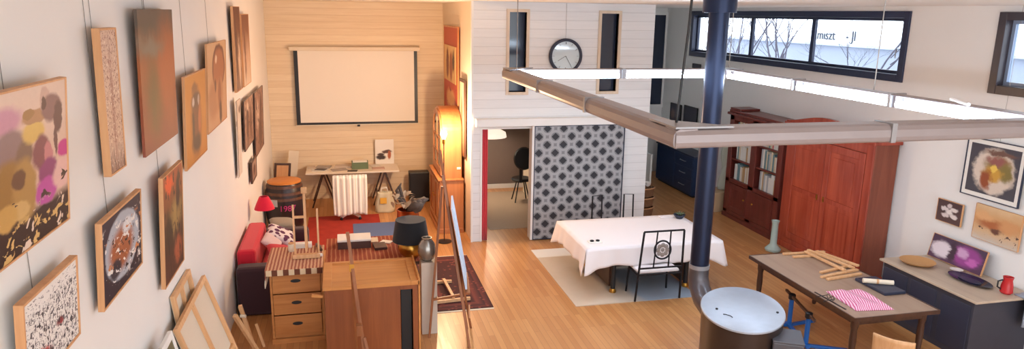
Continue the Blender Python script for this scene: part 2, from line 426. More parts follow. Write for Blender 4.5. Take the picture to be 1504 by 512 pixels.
def U(u): return .45+.55*u
A_iris = art('iris_painting', [(0, (40, 22, 24)), (.2, (52, 30, 30)), (.27, (226, 190, 172)), (1, (226, 202, 186))],
    [(U(.02), .83, .14, .08, (204, 150, 172), 0.33), (U(.1), .66, .13, .12, (150, 124, 124), 0.22), (U(.3), .6, .07, .09, (132, 106, 90), 0.22), (U(.05), .4, .16, .2, (160, 120, 62), 0.17), (U(.28), .38, .1, .2, (182, 144, 84), 0.17), (U(.2), .46, .05, .06, (112, 78, 58), 0.22), (U(.2), .27, .08, .06, (214, 178, 116), 0.17), (U(.02), .26, .08, .08, (206, 164, 92), 0.17),
     (U(.45), .72, .1, .07, (222, 188, 108), 0.22), (U(.5), .81, .12, .045, (184, 142, 104), 0.14), (U(.38), .835, .05, .03, (168, 130, 84), 0.11), (U(.64), .9, .05, .08, (206, 172, 158), 0.11), (U(.75), .84, .09, .09, (142, 108, 106), 0.17), (U(.85), .76, .045, .11, (104, 74, 72), 0.17), (U(.62), .88, .02, .05, (96, 70, 66), 0.17),
     (U(.56), .56, .08, .12, (138, 84, 92), 0.19), (U(.66), .52, .04, .1, (204, 134, 140), 0.17), (U(.66), .42, .09, .09, (150, 70, 124), 0.17), (U(.62), .3, .1, .09, (196, 84, 170), 0.14), (U(.95), .52, .07, .06, (206, 52, 148), 0.17), (U(.9), .36, .09, .1, (236, 194, 190), 0.22), (U(.8), .62, .015, .12, (110, 76, 74), 0.22)],
    [(12, .6, (222, 184, 116), -.1, .2, 1, 1), (9, .64, (238, 216, 196), -.1, .24, 1, 1), (9, .66, (70, 48, 46), .25, .5, 1, 1)], warp=.035, wscale=7)
A_narrow = art('pale_branch_painting', [(0, (150, 110, 98)), (.14, (210, 178, 158)), (1, (216, 186, 166))], [(.5, .45, .08, .4, (176, 132, 116), .6)], [(9, .57, (150, 102, 92), .2, 1, 2, 5), (8, .62, (240, 222, 206), 0, 1, 2, 5), (7, .54, (96, 62, 58), -.1, .16, 4, 1)], warp=.05)
A_floral = art('black_white_floral', [(0, (238, 234, 230)), (1, (238, 234, 230))], [(.25, .12, .2, .22, (190, 40, 44), .15), (.62, .42, .06, .05, (150, 50, 56), .4)], [(15, .56, (40, 36, 46), -.1, .8, 2.4, 1), (24, .6, (96, 90, 98), -.1, .95, 1, 1.6)], warp=.07, wscale=6, grain=.05)
A_globe = art('globe_painting', [(0, (34, 26, 44)), (.5, (40, 32, 58)), (1, (36, 32, 56))], [(.5, .53, .44, .42, (176, 184, 196), .05), (.46, .5, .3, .26, (168, 96, 58), .3), (.62, .72, .12, .1, (224, 224, 228), .3), (.3, .3, .14, .12, (42, 40, 56), .3)], [(9, .6, (236, 232, 228), .1, .86, 1, 1), (12, .62, (46, 34, 40), .15, .8, 1, 1), (8, .64, (206, 134, 84), .2, .8, 1, 1)], warp=.03)
A_umber = art('umber_painting', [(0, (142, 74, 54)), (.3, (150, 76, 42)), (.6, (164, 92, 44)), (.78, (128, 92, 66)), (.9, (92, 82, 70)), (1, (96, 84, 74))], [(.35, .4, .2, .25, (110, 92, 48), .8), (.75, .55, .3, .3, (182, 98, 50), .8), (.3, .75, .3, .06, (136, 122, 104), .8)], warp=.15, wscale=3)
A_forest = art('forest_painting', [(0, (92, 52, 40)), (.3, (76, 48, 34)), (.6, (120, 84, 48)), (1, (168, 80, 44))], [(.6, .55, .3, .14, (170, 140, 84), .6), (.3, .9, .2, .08, (232, 92, 40), .3), (.75, .75, .12, .2, (66, 40, 34), .4), (.25, .45, .2, .2, (60, 46, 30), .5), (.7, .2, .2, .1, (176, 92, 58), .5)], [(6, .6, (48, 32, 28), 0, 1, 2, 1)], warp=.14, wscale=4)
A_gold = art('ochre_figure_painting', [(0, (200, 124, 34)), (1, (216, 146, 56))], [(.5, .42, .22, .36, (120, 64, 34), .5), (.5, .7, .2, .1, (104, 70, 56), .4), (.5, .2, .2, .1, (72, 40, 28), .4), (.38, .7, .05, .05, (206, 190, 184), .3), (.62, .68, .04, .06, (196, 176, 170), .3), (.45, .84, .12, .06, (150, 96, 50), .5), (.66, .45, .06, .16, (190, 106, 56), .4), (.36, .4, .06, .2, (72, 44, 32), .4)], warp=.06)
A_portrait = art('sepia_portrait', [(0, (206, 154, 114)), (1, (216, 174, 132))], [(.6, .7, .34, .28, (112, 60, 40), .06), (.6, .68, .29, .25, (178, 110, 74), .15), (.3, .34, .28, .22, (190, 132, 92), .4), (.62, .36, .2, .2, (196, 140, 98), .2), (.62, .36, .08, .2, (160, 96, 62), .4), (.66, .14, .07, .14, (88, 48, 36), .4), (.46, .8, .04, .05, (238, 210, 182), .3), (.4, .5, .04, .08, (110, 62, 42), .4)], warp=.04)
A_slim = art('dark_slim_painting', [(0, (150, 112, 92)), (.35, (196, 160, 134)), (.7, (120, 72, 48)), (1, (104, 60, 42))], [(.3, .5, .12, .4, (84, 48, 36), .5), (.7, .3, .1, .3, (226, 200, 176), .5)], [(5, .58, (76, 46, 38), 0, 1, 4, 1)], warp=.15)
A_slim2 = art('pale_slim_painting', [(0, (222, 200, 180)), (.4, (206, 170, 146)), (.8, (130, 84, 62)), (1, (126, 78, 56))], [(.35, .5, .1, .4, (120, 76, 58), .5)], warp=.15)
A_sketch = art('pale_sketch', [(0, (226, 214, 204)), (1, (220, 204, 190))], [(.12, .5, .08, .6, (120, 96, 84), .4), (.7, .88, .2, .05, (110, 84, 72), .4)], [(5, .63, (170, 150, 140), 0, 1, 3, 1)], warp=.05)
A_grp = art('brown_group_drawing', [(0, (150, 116, 102)), (1, (178, 142, 122))], [(.35, .5, .12, .4, (96, 66, 56), .4), (.7, .45, .14, .36, (120, 86, 72), .4), (.4, .85, .1, .08, (222, 196, 176), .4)], [(6, .58, (90, 62, 54), 0, 1, 2, 1)], warp=.1, wscale=5)
A_grp2 = art('brown_crowd_drawing', [(0, (150, 112, 98)), (1, (160, 122, 106))], [(.35, .6, .14, .2, (214, 186, 168), .5), (.6, .3, .2, .24, (104, 74, 64), .4), (.75, .7, .1, .2, (100, 70, 60), .4)], [(7, .58, (86, 60, 54), 0, 1, 2, 1)], warp=.1, wscale=5, seed=2.)

picture('painting', 'large iris painting in purple, yellow and dark brown, at left edge of left wall', 'L', 2.72, 4.05, 2.9, 3.655, A_iris, M_oak, .035, .01, 5)
picture('painting', 'tall narrow pale painting of branches in a deep pink-wood box frame on left wall', 'L', 4.75, 5.09, 2.965, 3.875, A_narrow, M_oak, .045, .012, 1.5)
picture('painting', 'white square painting with black floral specks and a red patch in wood frame', 'L', 3.3, 3.98, 2.27, 2.72, A_floral, M_oak, .04, .014, 4)
picture('painting', 'dark navy painting of a round globe of faces in wood frame', 'L', 4.38, 5.25, 2.22, 2.77, A_globe, M_oak, .036, .014, 4)
picture('painting', 'tall unframed canvas in grey-green fading to rust orange, highest on left wall', 'L', 5.64, 6.75, 2.91, 3.99, A_umber, M_darkwood, .024, 0, 2)
picture('painting', 'tall brown and orange woodland canvas in pale frame, below the rust orange canvas', 'L', 5.79, 6.51, 1.8, 2.715, A_forest, M_oak, .034, .01, 3.5)
picture('painting', 'ochre yellow painting of a dark figure, between rust canvas and sepia portrait', 'L', 6.97, 8.04, 2.51, 3.39, A_gold, M_oak, .026, .01, 3)
picture('painting', 'sepia portrait of a large bowed head on pale ground', 'L', 8.21, 9.53, 2.65, 3.63, A_portrait, M_oak, .022, .004, 3)
picture('painting', 'slim tall brown painting, nearer of the two slim ones on left wall', 'L', 10.47, 11.14, 2.86, 4.04, A_slim, M_oak, .035, .008, 1, wire=False)
picture('painting', 'slim tall brown-to-white painting, nearer the screen of the two slim ones', 'L', 11.32, 12.2, 2.85, 3.93, A_slim2, M_oak, .03, .008, 1, wire=False)
picture('drawing', 'pale tall paper sketch with a dark edge hanging under the slim paintings', 'L', 10.18, 10.6, 1.7, 2.77, A_sketch, M_darkwood, .015, 0, 2, wire=False, cat='drawing')
picture('drawing', 'brown drawing of standing figures, left of the larger crowd drawing', 'L', 11.02, 12.15, 1.91, 2.67, A_grp, M_darkwood, .02, .006, 2, wire=False, cat='drawing')
picture('drawing', 'large brown crowd drawing nearest the wooden back wall', 'L', 12.25, 13.55, 1.57, 2.66, A_grp2, M_darkwood, .02, .006, 2, wire=False, cat='drawing')
picture('drawing', 'small dark framed drawing hung lowest on left wall above the barrel', 'L', 11.5, 12.12, 1.3, 1.65, art('small_dark_drawing', [(0, (150, 120, 108)), (1, (176, 146, 130))], [(.5, .5, .25, .3, (92, 64, 58), .4)]), M_darkwood, .03, .03, 2, wire=False, cat='drawing')
# alcove side wall
A_redpanel = art('red_panel_art', [(0, (176, 62, 34)), (.4, (186, 70, 40)), (1, (190, 84, 56))], [(.5, .2, .3, .1, (226, 170, 110), .3)], [(5, .6, (120, 40, 26), 0, .42, 1, 1)], warp=.1)
t = picture('wall_hanging', 'tall red panel with a figure picture inset high on the alcove side wall', 'S', 13.05, 14.85, 1.95, 3.75, A_redpanel, M_orangewood, .03, .03, 0, wire=False, cat='wall hanging')
obj('inset_picture', B().box(-.75, .75, -.04, -.03, .72, 1.42), art('inset_figures', [(0, (206, 160, 100)), (1, (220, 180, 120))], [(.3, .5, .12, .42, (120, 60, 34), .2), (.6, .45, .12, .4, (150, 80, 44), .2), (.8, .6, .08, .3, (60, 34, 26), .3)], warp=.06), t, uv=(-.75, .75, .72, 1.42))
picture('framed_print', 'narrow dark framed print beside the white partition, right of the red panel', 'S', 12.28, 12.85, 1.46, 2.84, art('tall_print', [(0, (120, 78, 58)), (.5, (206, 170, 134)), (1, (226, 200, 166))], [(.5, .5, .2, .3, (150, 110, 86), .5)]), M_darkwood, .035, .05, 0, wire=False, cat='print')
# right wall
A_flower = art('spotted_flower_art', [(0, (70, 70, 80)), (1, (66, 64, 76))], [(.52, .5, .42, .46, (222, 206, 190), .12), (.6, .62, .25, .2, (150, 120, 66), .35), (.75, .5, .14, .18, (132, 116, 60), .4), (.5, .42, .2, .16, (206, 156, 60), .35), (.38, .3, .12, .2, (150, 76, 40), .35), (.55, .72, .2, .1, (150, 90, 84), .4), (.52, .55, .07, .1, (236, 200, 90), .3), (.62, .88, .3, .06, (110, 78, 66), .4)], warp=.12, wscale=5)
sx = .988
picture('framed_print', 'large framed print of a yellow-brown flower with white mount on right wall', 'R', 6.72*sx, 7.575*sx, 1.765, 2.53, A_flower, M_navy, .03, .012, 0, mat_w=.055, mat_m=M_paper, cat='print')
picture('painting', 'small square canvas of a white flower on dark ground on right wall', 'R', 7.485*sx, 7.9*sx, 1.3, 1.61, art('white_flower', [(0, (90, 66, 66)), (1, (78, 56, 60))], [(.5, .5, .14, .14, (236, 226, 222), .3), (.3, .62, .16, .1, (226, 214, 212), .3), (.7, .65, .14, .1, (230, 220, 216), .3), (.35, .32, .16, .1, (222, 208, 206), .3), (.7, .34, .15, .11, (232, 220, 216), .3), (.5, .78, .1, .1, (214, 200, 200), .3)], warp=.1, wscale=6), M_oak, .03, .006, 0, wire=False)
picture('painting', 'orange and beige landscape canvas on right wall below the flower print', 'R', 6.62*sx, 7.29*sx, 1.24, 1.7, art('warm_landscape', [(0, (206, 196, 184)), (.25, (216, 180, 140)), (.6, (206, 150, 96)), (1, (224, 190, 146))], [(.4, .5, .3, .14, (176, 104, 62), .5), (.75, .55, .2, .2, (214, 156, 104), .5), (.5, .35, .12, .08, (110, 70, 56), .4), (.2, .7, .2, .12, (226, 172, 120), .5)], [(9, .64, (90, 66, 60), .1, .4, 1, 1)], warp=.12), M_oak, .03, .004, 0, wire=False)

# ------------------------------------------------------------------ projection screen and clock
t = thing('projection_screen', 'pulled-down white projection screen with black borders on wooden back wall', 'projection screen', (.31, YB-.09, 1.62))
obj('housing', B().box(-1.36, 1.33, -.05, .08, 1.57, 1.65), M_cream, t, bevel=.012)
obj('black_border', B().box(-1.27, 1.27, -.004, .0, .02, 1.57), M_black, t)
obj('screen_cloth', B().box(-1.19, 1.2, -.007, -.0045, .07, 1.57), plain('screen_white', (236, 228, 216), .85, var=.01), t)
obj('bottom_bar', B().box(-1.3, 1.3, -.014, .012, 0, .022), M_cream, t, bevel=.004)
obj('pull_tab', B().box(-.03, .03, -.02, -.014, -.03, .012), M_black, t)

t = thing('wall_clock', 'round dark-rimmed clock hanging by a wire on the white boarded wall', 'clock', (3.79, YW-.02, 3.3))
def disc_y(r, y0, y1, seg=48):
    b = B(); b.lathe([(r, 0), (r, y1-y0)], seg=seg); b.bm.transform(Matrix.Translation((0, y1, 0)) @ Matrix.Rotation(PI/2, 4, 'X')); return b
b = B(); pts = [(.275*math.cos(2*PI*k/48), -.045, .275*math.sin(2*PI*k/48)) for k in range(48)]; b.tube(pts, .026, 10, True)
b.tube([(x, -.015, z) for x, y, z in pts], .026, 10, True)
obj('rim', b, M_navy, t, smooth=True)
F = plain('clock_face', (206, 222, 230), .06, var=.02); obj('dial', disc_y(.262, -.035, -.005), F, t)
b = B(); b.bar((0, -.038, 0), (-.14, -.038, -.085), .012, .004); b.bar((0, -.041, 0), (.1, -.041, -.17), .01, .004)
obj('hands', b, M_black, t)
b = B()
for k in range(12):
    a = PI*k/6; b.bar((.2*math.cos(a), -.0375, .2*math.sin(a)), (.24*math.cos(a), -.0375, .24*math.sin(a)), .012, .003)
obj('hour_marks', b, M_navy, t)
obj('hanging_wire', B().tube([(0, -.01, .3), (0, -.005, .89)], .003, 5), M_wire, t)

# ------------------------------------------------------------------ doorway, sliding patterned panel
struct('door_1', B().box(2.30, 2.335, YW-.012, YW+.15, 0, 2.07).box(3.225, 3.26, YW-.012, YW+.15, 0, 2.07).box(2.335, 3.225, YW-.012, YW+.15, 2.035, 2.07), M_white)
N = NT('ogee_pattern'); tc = N.n('ShaderNodeTexCoord'); sp = N.n('ShaderNodeSeparateXYZ'); N.put(sp.inputs[0], tc.outputs['Object'])
def lat(ox, oz):
    ax = N.math('SUBTRACT', N.math('FRACT', N.math('ADD', N.math('DIVIDE', sp.outputs[0], .30), ox)), .5); az = N.math('SUBTRACT', N.math('FRACT', N.math('ADD', N.math('DIVIDE', sp.outputs[2], .29), oz)), .5)
    e = N.math('SQRT', N.math('ADD', N.math('MULTIPLY', ax, ax), N.math('MULTIPLY', az, az)))
    mm = N.math('MULTIPLY', N.math('ADD', N.math('ABSOLUTE', ax), N.math('ABSOLUTE', az)), .74)
    tul = N.math('MINIMUM', e, mm)
    return e, tul
e1, q1 = lat(0, 0); e2, q2 = lat(.5, .5)
e = N.math('MINIMUM', e1, e2); q = N.math('MINIMUM', q1, q2)
ring = N.math('MULTIPLY', N.step(e, .25, .28), N.step(e, .425, .395))
c = N.mix(N.math('MULTIPLY', ring, 1), lin((128, 130, 134)), lin((166, 168, 172))); c = N.mix(N.step(q, .19, .165), c, lin((44, 46, 54)))
M_ogee = N.fin(c, .6)
t = thing('sliding_door', 'grey sliding panel with dark tulip pattern beside the open doorway', 'sliding door', (4.08, YW-.1, 0.012))
obj('panel', B().box(-.82, .84, -.02, .02, .01, 2.07), M_ogee, t)
b = B().box(-.835, -.82, -.025, .025, 0, 2.08).box(.84, .86, -.025, .025, 0, 2.08).box(-.82, .84, -.025, .025, 0, .012).box(-.82, .84, -.025, .025, 2.07, 2.085)
obj('edge_frame', b, M_navy, t)
obj('edge_strip', B().box(-.875, -.835, -.02, .02, 0, 2.08), M_white, t)
tag(obj('door_track', B().box(2.2, 5.0, YW-.16, YW-.001, 2.1, 2.23), M_white, bevel=.006), 'white boxed sliding-door track above the doorway', 'door track')
tag(obj('door_curtain', B().grid(lambda u, v: (2.34+.1*u, YW+.05+.015*math.sin(u*18), 2.02*v+.005), 24, 4), M_curtain, solid=.006, smooth=True), 'narrow red curtain hanging at left side of the doorway', 'curtain')
# inside the little room
tag(obj('carpet', B().box(2.62, 5.2, 12.5, 15.3, 0, .012), fabric('beige_carpet', (172, 150, 126))), 'beige carpet on floor of the room behind the doorway', 'carpet')
t = thing('round_back_chair', 'black chair with round upholstered back seen through the doorway', 'chair', (3.70, 14.4, .022))
b = B(); b.lathe([(.02, -.03), (.2, -.03), (.225, 0), (.2, .03), (.02, .03)], seg=36); b.bm.transform(Matrix.Translation((0, -.2, .98)) @ Matrix.Rotation(PI/2-.12, 4, 'X') @ Matrix.Diagonal((1, 1.1, 1, 1)))
obj('backrest', b, M_black, t, smooth=True)
obj('seat', B().lathe([(.02, 0), (.2, 0), (.22, .03), (.2, .06), (.02, .06)], (0, 0, .46), 32), M_black, t, smooth=True)
obj('back_post', B().bar((-.06, -.2, .46), (-.06, -.19, .80), .06, .02), M_black, t)
for i in range(4):
    a = PI/4+i*PI/2; obj('leg', B().tube([(.1*math.cos(a), .1*math.sin(a), .46), (.23*math.cos(a), .23*math.sin(a), 0)], .014, 8), M_black, t, smooth=True)
t = thing('added_pendant', 'wide white oval made into a pendant lampshade, bulb added to light the room', 'lamp', (3.06, 14.6, 1.42))
obj('lamp_shade', B().lathe([(.1, .22), (.32, .1), (.34, .0), (.33, 0), (.3, .09), (.09, .2)], seg=36), plain('white_shade', (236, 232, 226), .6, emit=((255, 236, 214), .6)), t, smooth=True)
obj('bulb', B().ball((0, 0, .08), .05), plain('added_room_bulb', (255, 240, 220), .5, emit=((255, 232, 205), 170)), t, smooth=True)  # bulb added to brighten the little room behind the doorway
obj('cord', B().tube([(0, 0, .2), (0, 0, 1.02)], .006, 6), M_black, t)
tag(obj('low_cabinet', B().box(3.95, 4.7, 14.6, 15.2, .014, .72), M_cream, bevel=.01), 'cream low cabinet behind the black round-backed chair', 'cabinet')

# ------------------------------------------------------------------ hanging fluorescent frame
t = thing('ceiling_light_frame', 'large rectangular fluorescent light frame hanging from ceiling by wires', 'ceiling light', (3.77, 6.71, 3.155))
LX0, LX1, LY0, LY1 = 2.10, 5.44, 4.15, 9.27
M_house = plain('grey_light_housing', (150, 140, 140), .4, .2, var=.08)
def skirt(L):
    """housing profile extruded along local x (length L); y=0 outer face, inwards is +y"""
    pr = [(.01, .0), (.022, .0), (.016, .02), (.014, .085), (.03, .108), (.16, .118), (.16, .13), (.03, .13), (.005, .118), (-.012, .09), (-.014, .04), (-.006, .012)]
    b = B(); b.prism(pr, L, 'x', -L/2); return b
cx, cy = (LX0+LX1)/2, (LY0+LY1)/2; wx, wy = LX1-LX0, LY1-LY0
for (px, py, rz, L) in ((cx, LY0, 0, wx), (cx, LY1, PI, wx), (LX0, cy, -PI/2, wy), (LX1, cy, PI/2, wy)):
    R = Matrix.Translation((px, py, 3.155)) @ Matrix.Rotation(rz, 4, 'Z')
    b = skirt(L); b.bm.transform(R); h = obj('housing', b, M_house, t, world=True, bevel=.004)
    n = 2 if L < 4 else 3; seg = (L-.34)/n
    for k in range(n):
        a = -L/2+.17+seg*k; tb = B(); tb.tube([(a+.05, .1, .035), (a+seg-.05, .1, .035)], .034, 14); tb.bm.transform(R); obj('fluorescent_tube', tb, M_tube, t, world=True, smooth=True)
        cb = B(); cb.box(a+.0, a+.05, .07, .13, .0, .115); cb.box(a+seg-.05, a+seg, .07, .13, .0, .115); cb.bm.transform(R); obj('tube_socket', cb, M_house, h, world=True)
    jb = B()
    for k in range(1, n): jb.box(-L/2+.17+seg*k-.02, -L/2+.17+seg*k+.02, -.02, .165, .0, .137)
    jb.bm.transform(R); obj('joint_band', jb, M_grey_metal, h, world=True)
b = B()
for (x, y, sx_, sy_) in ((LX0, LY0, 1, 1), (LX1, LY0, -1, 1), (LX0, LY1, 1, -1), (LX1, LY1, -1, -1)):
    b.prism([(x, y), (x+sx_*.42, y), (x, y+sy_*.42)], .012, 'z', 3.286)
obj('corner_plate', b, M_grey_metal, t, world=True)
wb = B()
for p in ((5.42, 9.2), (5.42, 6.3), (5.0, 4.2), (2.2, 8.9)): wb.tube([(p[0], p[1], 3.285), (p[0], p[1], HC)], .006, 6)
obj('hanging_wire', wb, M_wire, t, world=True)
wb = B(); wb.tube([(2.2, 4.35, 3.29), (2.22, 4.35, 3.6), (2.25, 4.365, 3.9), (2.26, 4.36, HC)], .009, 8)
obj('power_cable', wb, M_black, t, world=True, smooth=True)
obj('loose_tube', B().tube([(5.02, 4.75, 3.33), (5.25, 5.15, 3.33)], .016, 10), M_white, t, world=True, smooth=True)

# ------------------------------------------------------------------ stove and flue pipe
SX, SY, SA = 4.18, 6.40, -.5
t = thing('wood_stove', 'dark oval stove with pale metal lid at bottom of picture', 'stove', (SX, SY, 0))
obj('body', B().lathe([(.93, .06), (.96, .08), (.965, .5), (.985, .82), (.985, .868)], seg=48, sx=.44, sy=.62, rot=SA), M_stove, t, smooth=True)
obj('plinth', B().lathe([(.8, 0), (.8, .07)], seg=48, sx=.44, sy=.62, rot=SA), M_black, t, smooth=True)
lid = obj('lid', B().lathe([(1.0, .87), (1.01, .876), (1.01, .893), (.995, .9)], seg=64, sx=.44, sy=.62, rot=SA), M_stove_top, t, smooth=True)
for (x, y) in ((-.3, .02), (.3, -.2)): obj('rivet', B().lathe([(.014, .9), (.014, .912), (.006, .915)], (x, y, 0), 12), M_black, lid, smooth=True)
obj('lid_handle', B().tube([(-.3, -.12, .903), (-.29, -.15, .912), (-.26, -.19, .912), (-.245, -.215, .903)], .005, 8), M_black, lid, smooth=True)
b = B(); b.box(.07, .37, -.68, -.34, .0, .77, (0, 0, -.5)); obj('side_hopper', b, plain('hopper_grey', (84, 84, 90), .4, .3), t, bevel=.012)
b = B(); b.box(.065, .375, -.685, -.335, .77, .79, (0, 0, -.5)); obj('hopper_lid', b, bpy.data.materials['hopper_grey'], t, bevel=.004)
PX, PY = 4.21, 7.45
t = thing('flue_pipe', 'thick dark blue-black flue pipe rising from the stove to the ceiling', 'pipe', (PX, PY, .55))
obj('pipe', B().tube([(PX, PY, 1.0), (PX, PY, HC-.02)], .115, 32), M_pipe, t, world=True, smooth=True)
b = B(); b.tube([(PX, PY, 1.02), (PX, PY, .86), (PX+.0, PY-.05, .74), (PX+.0, PY-.17, .63), (PX+.0, PY-.36, .58), (PX+0, PY-.46, .57)], [.121, .122, .126, .132, .136, .136], 28)
obj('elbow', b, plain('elbow_metal', (96, 92, 96), .3, .6), t, world=True, smooth=True)
obj('ceiling_collar', B().lathe([(.12, HC-.15), (.19, HC-.15), (.19, HC-.005), (.12, HC-.005)], (PX, PY, 0), 36), M_pipe, t, world=True, smooth=True)
obj('seam_band', B().lathe([(.117, .98), (.125, .98), (.125, 1.03), (.117, 1.03)], (PX, PY, 0), 36), M_grey_metal, t, world=True, smooth=True)

# ------------------------------------------------------------------ white dining table, chairs, rug
N = NT('beige_blue_rug'); v = N.coord(); f, _ = N.noise(v, 2.2, 4, .6); sp = N.n('ShaderNodeSeparateXYZ'); N.put(sp.inputs[0], v)
c = N.mix(f, lin((196, 178, 156)), lin((216, 200, 182)))
c = N.mix(N.step(sp.outputs[1], .8, .84), c, lin((226, 222, 216)))
c = N.mix(N.math('MULTIPLY', N.step(N.math('ADD', sp.outputs[0], N.math('MULTIPLY', f, .3)), .05, .3), N.step(sp.outputs[1], .55, .4)), c, lin((150, 162, 176)))  # lighter band at the back, blue-grey patch towards the front right
N.fin(c, .7); N.bump(f, .2, .004)
tag(obj('area_rug', B().box(3.08, 4.95, 8.75, 11.2, .001, .012), N.m), 'beige and blue-grey rug under the white table', 'rug')
TX0, TX1, TY0, TY1 = 3.29, 5.44, 8.99, 10.43
t = thing('dining_table', 'dark trestle dining table under the white cloth', 'table', ((TX0+TX1)/2, (TY0+TY1)/2, .012))
obj('tabletop', B().box(TX0+.01, TX1-.01, TY0+.01, TY1-.01, .70, .745), M_darkwood, t, world=True)
for x in (3.78, 4.95):
    tr = obj('trestle', B().box(x-.025, x+.025, 9.25, 10.15, .06, .70), M_darkwood, t, world=True, bevel=.006)
    for y in (9.14, 10.26): obj('leg', B().tube([(x, y, .05), (x, y, .70)], .035, 12), M_black, tr, world=True, smooth=True); obj('foot', B().lathe([(.05, .012), (.055, .03), (.04, .07)], (x, y, 0), 16), M_gold, tr, world=True, smooth=True)
obj('stretcher', B().box(3.8, 4.93, 9.66, 9.74, .2, .27), M_darkwood, t, world=True)
b = B(); nx, ny = 44, 30
def skirt_pt(s, v):
    per = [(TX0, TY0), (TX1, TY0), (TX1, TY1), (TX0, TY1)]; L = [TX1-TX0, TY1-TY0]*2; tot = sum(L); d = s*tot; k = 0
    while k < 3 and d > L[k]: d -= L[k]; k += 1
    (ax, ay), (bx, by) = per[k], per[(k+1) % 4]; u = d/L[k]; x, y = ax+(bx-ax)*u, ay+(by-ay)*u
    nxn = [(0, -1), (1, 0), (0, 1), (-1, 0)][k]; dc = min(d, L[k]-d); cor = math.exp(-(dc/.13)**2)
    sx_ = (1 if u > .5 else -1); tang = ((bx-ax)/L[k]*sx_, (by-ay)/L[k]*sx_)
    drop = .27+.1*cor+.012*math.sin(s*70); out = v*(.035+.05*cor+.014*math.sin(s*150+math.sin(s*31)*2)*(1-cor))
    return (x+nxn[0]*out+tang[0]*v*.05*cor, y+nxn[1]*out+tang[1]*v*.05*cor, .752-drop*v)
b.grid(lambda u, v: (TX0+(TX1-TX0)*u, TY0+(TY1-TY0)*v, .752), 20, 14)
b.grid(lambda u, v: skirt_pt(u, v), 240, 8)
bmesh.ops.remove_doubles(b.bm, verts=b.bm.verts, dist=.002)
tag(obj('tablecloth', b, M_cloth, smooth='all', solid=.003), 'white cloth with hanging corners draped over the dining table', 'tablecloth')
t = thing('small_tray', 'small white tray with two black knobs on front left of the white cloth', 'tray', (3.52, 9.28, .754))
obj('tray_base', B().box(-.1, .1, -.06, .06, 0, .015), M_paper, t, bevel=.005)
for x in (-.045, .045): obj('knob', B().lathe([(.028, .015), (.03, .03), (.02, .036)], (x, 0, 0), 16), M_black, t, smooth=True)
t = thing('plant_bowl', 'small dark bowl of greenery on far right corner of the white table', 'bowl', (5.33, 10.2, .754))
obj('bowl', B().lathe([(.05, 0), (.09, .05), (.1, .07), (.09, .07), (.06, .03)], seg=24), M_navy, t, smooth=True)
b = B()
for k in range(14):
    a = k*2.4; b.grid(lambda u, v, a=a: ((.02+.1*u)*math.cos(a)-(v-.5)*.03*math.sin(a)*(1-u), (.02+.1*u)*math.sin(a)+(v-.5)*.03*math.cos(a)*(1-u), .05+.1*u*(1-.4*u)), 4, 2)
obj('foliage', b, plain('dark_leaf', (74, 92, 66), .6, var=.2), t)
tag(obj('folded_napkin', B().box(5.02, 5.25, 10.25, 10.37, .754, .772), M_cloth, bevel=.006), 'folded white napkin at back edge of the white table', 'napkin')

# iron chair nearest the viewer
t = thing('iron_chair', 'black wrought-iron chair with flower medallion in front of the white table', 'chair', (4.31, 8.76, .0))
W2 = .33
for s_ in (-1, 1): obj('leg', B().tube([(s_*W2*1.05, -.02, .014), (s_*W2, -.06, .47), (s_*W2*.92, -.11, 1.07)], .016, 8), M_iron, t, smooth=True)
for s_ in (-1, 1): obj('leg', B().tube([(s_*W2*.98, .37, .014), (s_*W2*.92, .34, .415)], .015, 8), M_iron, t, smooth=True)
obj('top_rail', B().bar((-W2*.93, -.11, 1.075), (W2*.93, -.11, 1.075), .02, .024), M_iron, t, bevel=.004)
b = B().bar((-W2, -.065, .52), (W2, -.065, .52), .02, .02).bar((-W2, -.06, .42), (W2, -.06, .42), .02, .02)
for s_ in (-1, 1): b.bar((s_*W2, -.06, .42), (s_*W2*.93, .34, .41), .02, .02)
b.bar((-W2*.93, .34, .41), (W2*.93, .34, .41), .02, .02)
obj('seat_frame', b, M_iron, t)
for s_ in (-1, 1): obj('back_spindle', B().tube([(s_*.115, -.065, .52), (s_*.1, -.11, 1.07)], .011, 8), M_iron, t, smooth=True)
b = B(); pts = [(.125*math.cos(2*PI*k/28), -.088+.012*math.sin(2*PI*k/28), .79+.13*math.sin(2*PI*k/28)) for k in range(28)]; b.tube(pts, .013, 8, True)
md = obj('medallion', b, M_iron, t, smooth=True)
b = B()
for k in range(8):
    a = k*PI/4; b.ball((.07*math.cos(a), -.09, .79+.072*math.sin(a)), .034, .012, .034, 10, 6)
b.ball((0, -.09, .79), .03, .014, .03, 10, 6)
obj('rosette', b, art('enamel_rosette', [(0, (150, 140, 134)), (1, (176, 190, 214))]), md, smooth=True)
b = B(); b.box(-W2+.015, W2-.015, -.03, .36, .425, .468); obj('seat_cushion', b, M_cloth, t, bevel=.02)
t = thing('iron_chair', 'black iron chair with two open loops in its back, behind the white table', 'chair', (4.43, 10.8, .0), PI)
for s_ in (-1, 1):
    b = B(); pts = [(s_*.375, -.08, .014), (s_*.375, -.08, .46), (s_*.37, -.1, 1.01), (s_*.2, -.1, 1.02), (s_*.2, -.085, .48)]; b.tube(pts, .014, 8); obj('back_loop', b, M_iron, t)
b = B().bar((-.375, -.08, .42), (.375, -.08, .42), .022, .022).bar((-.375, -.08, .42), (-.34, .3, .41), .022, .022).bar((.375, -.08, .42), (.34, .3, .41), .022, .022).bar((-.34, .3, .41), (.34, .3, .41), .022, .022)
obj('seat_frame', b, M_iron, t)
for s_ in (-1, 1): obj('leg', B().tube([(s_*.35, .31, .014), (s_*.34, .29, .41)], .014, 8), M_iron, t, smooth=True)
obj('seat_cushion', B().box(-.34, .34, -.05, .29, .43, .47), M_cloth, t, bevel=.015)
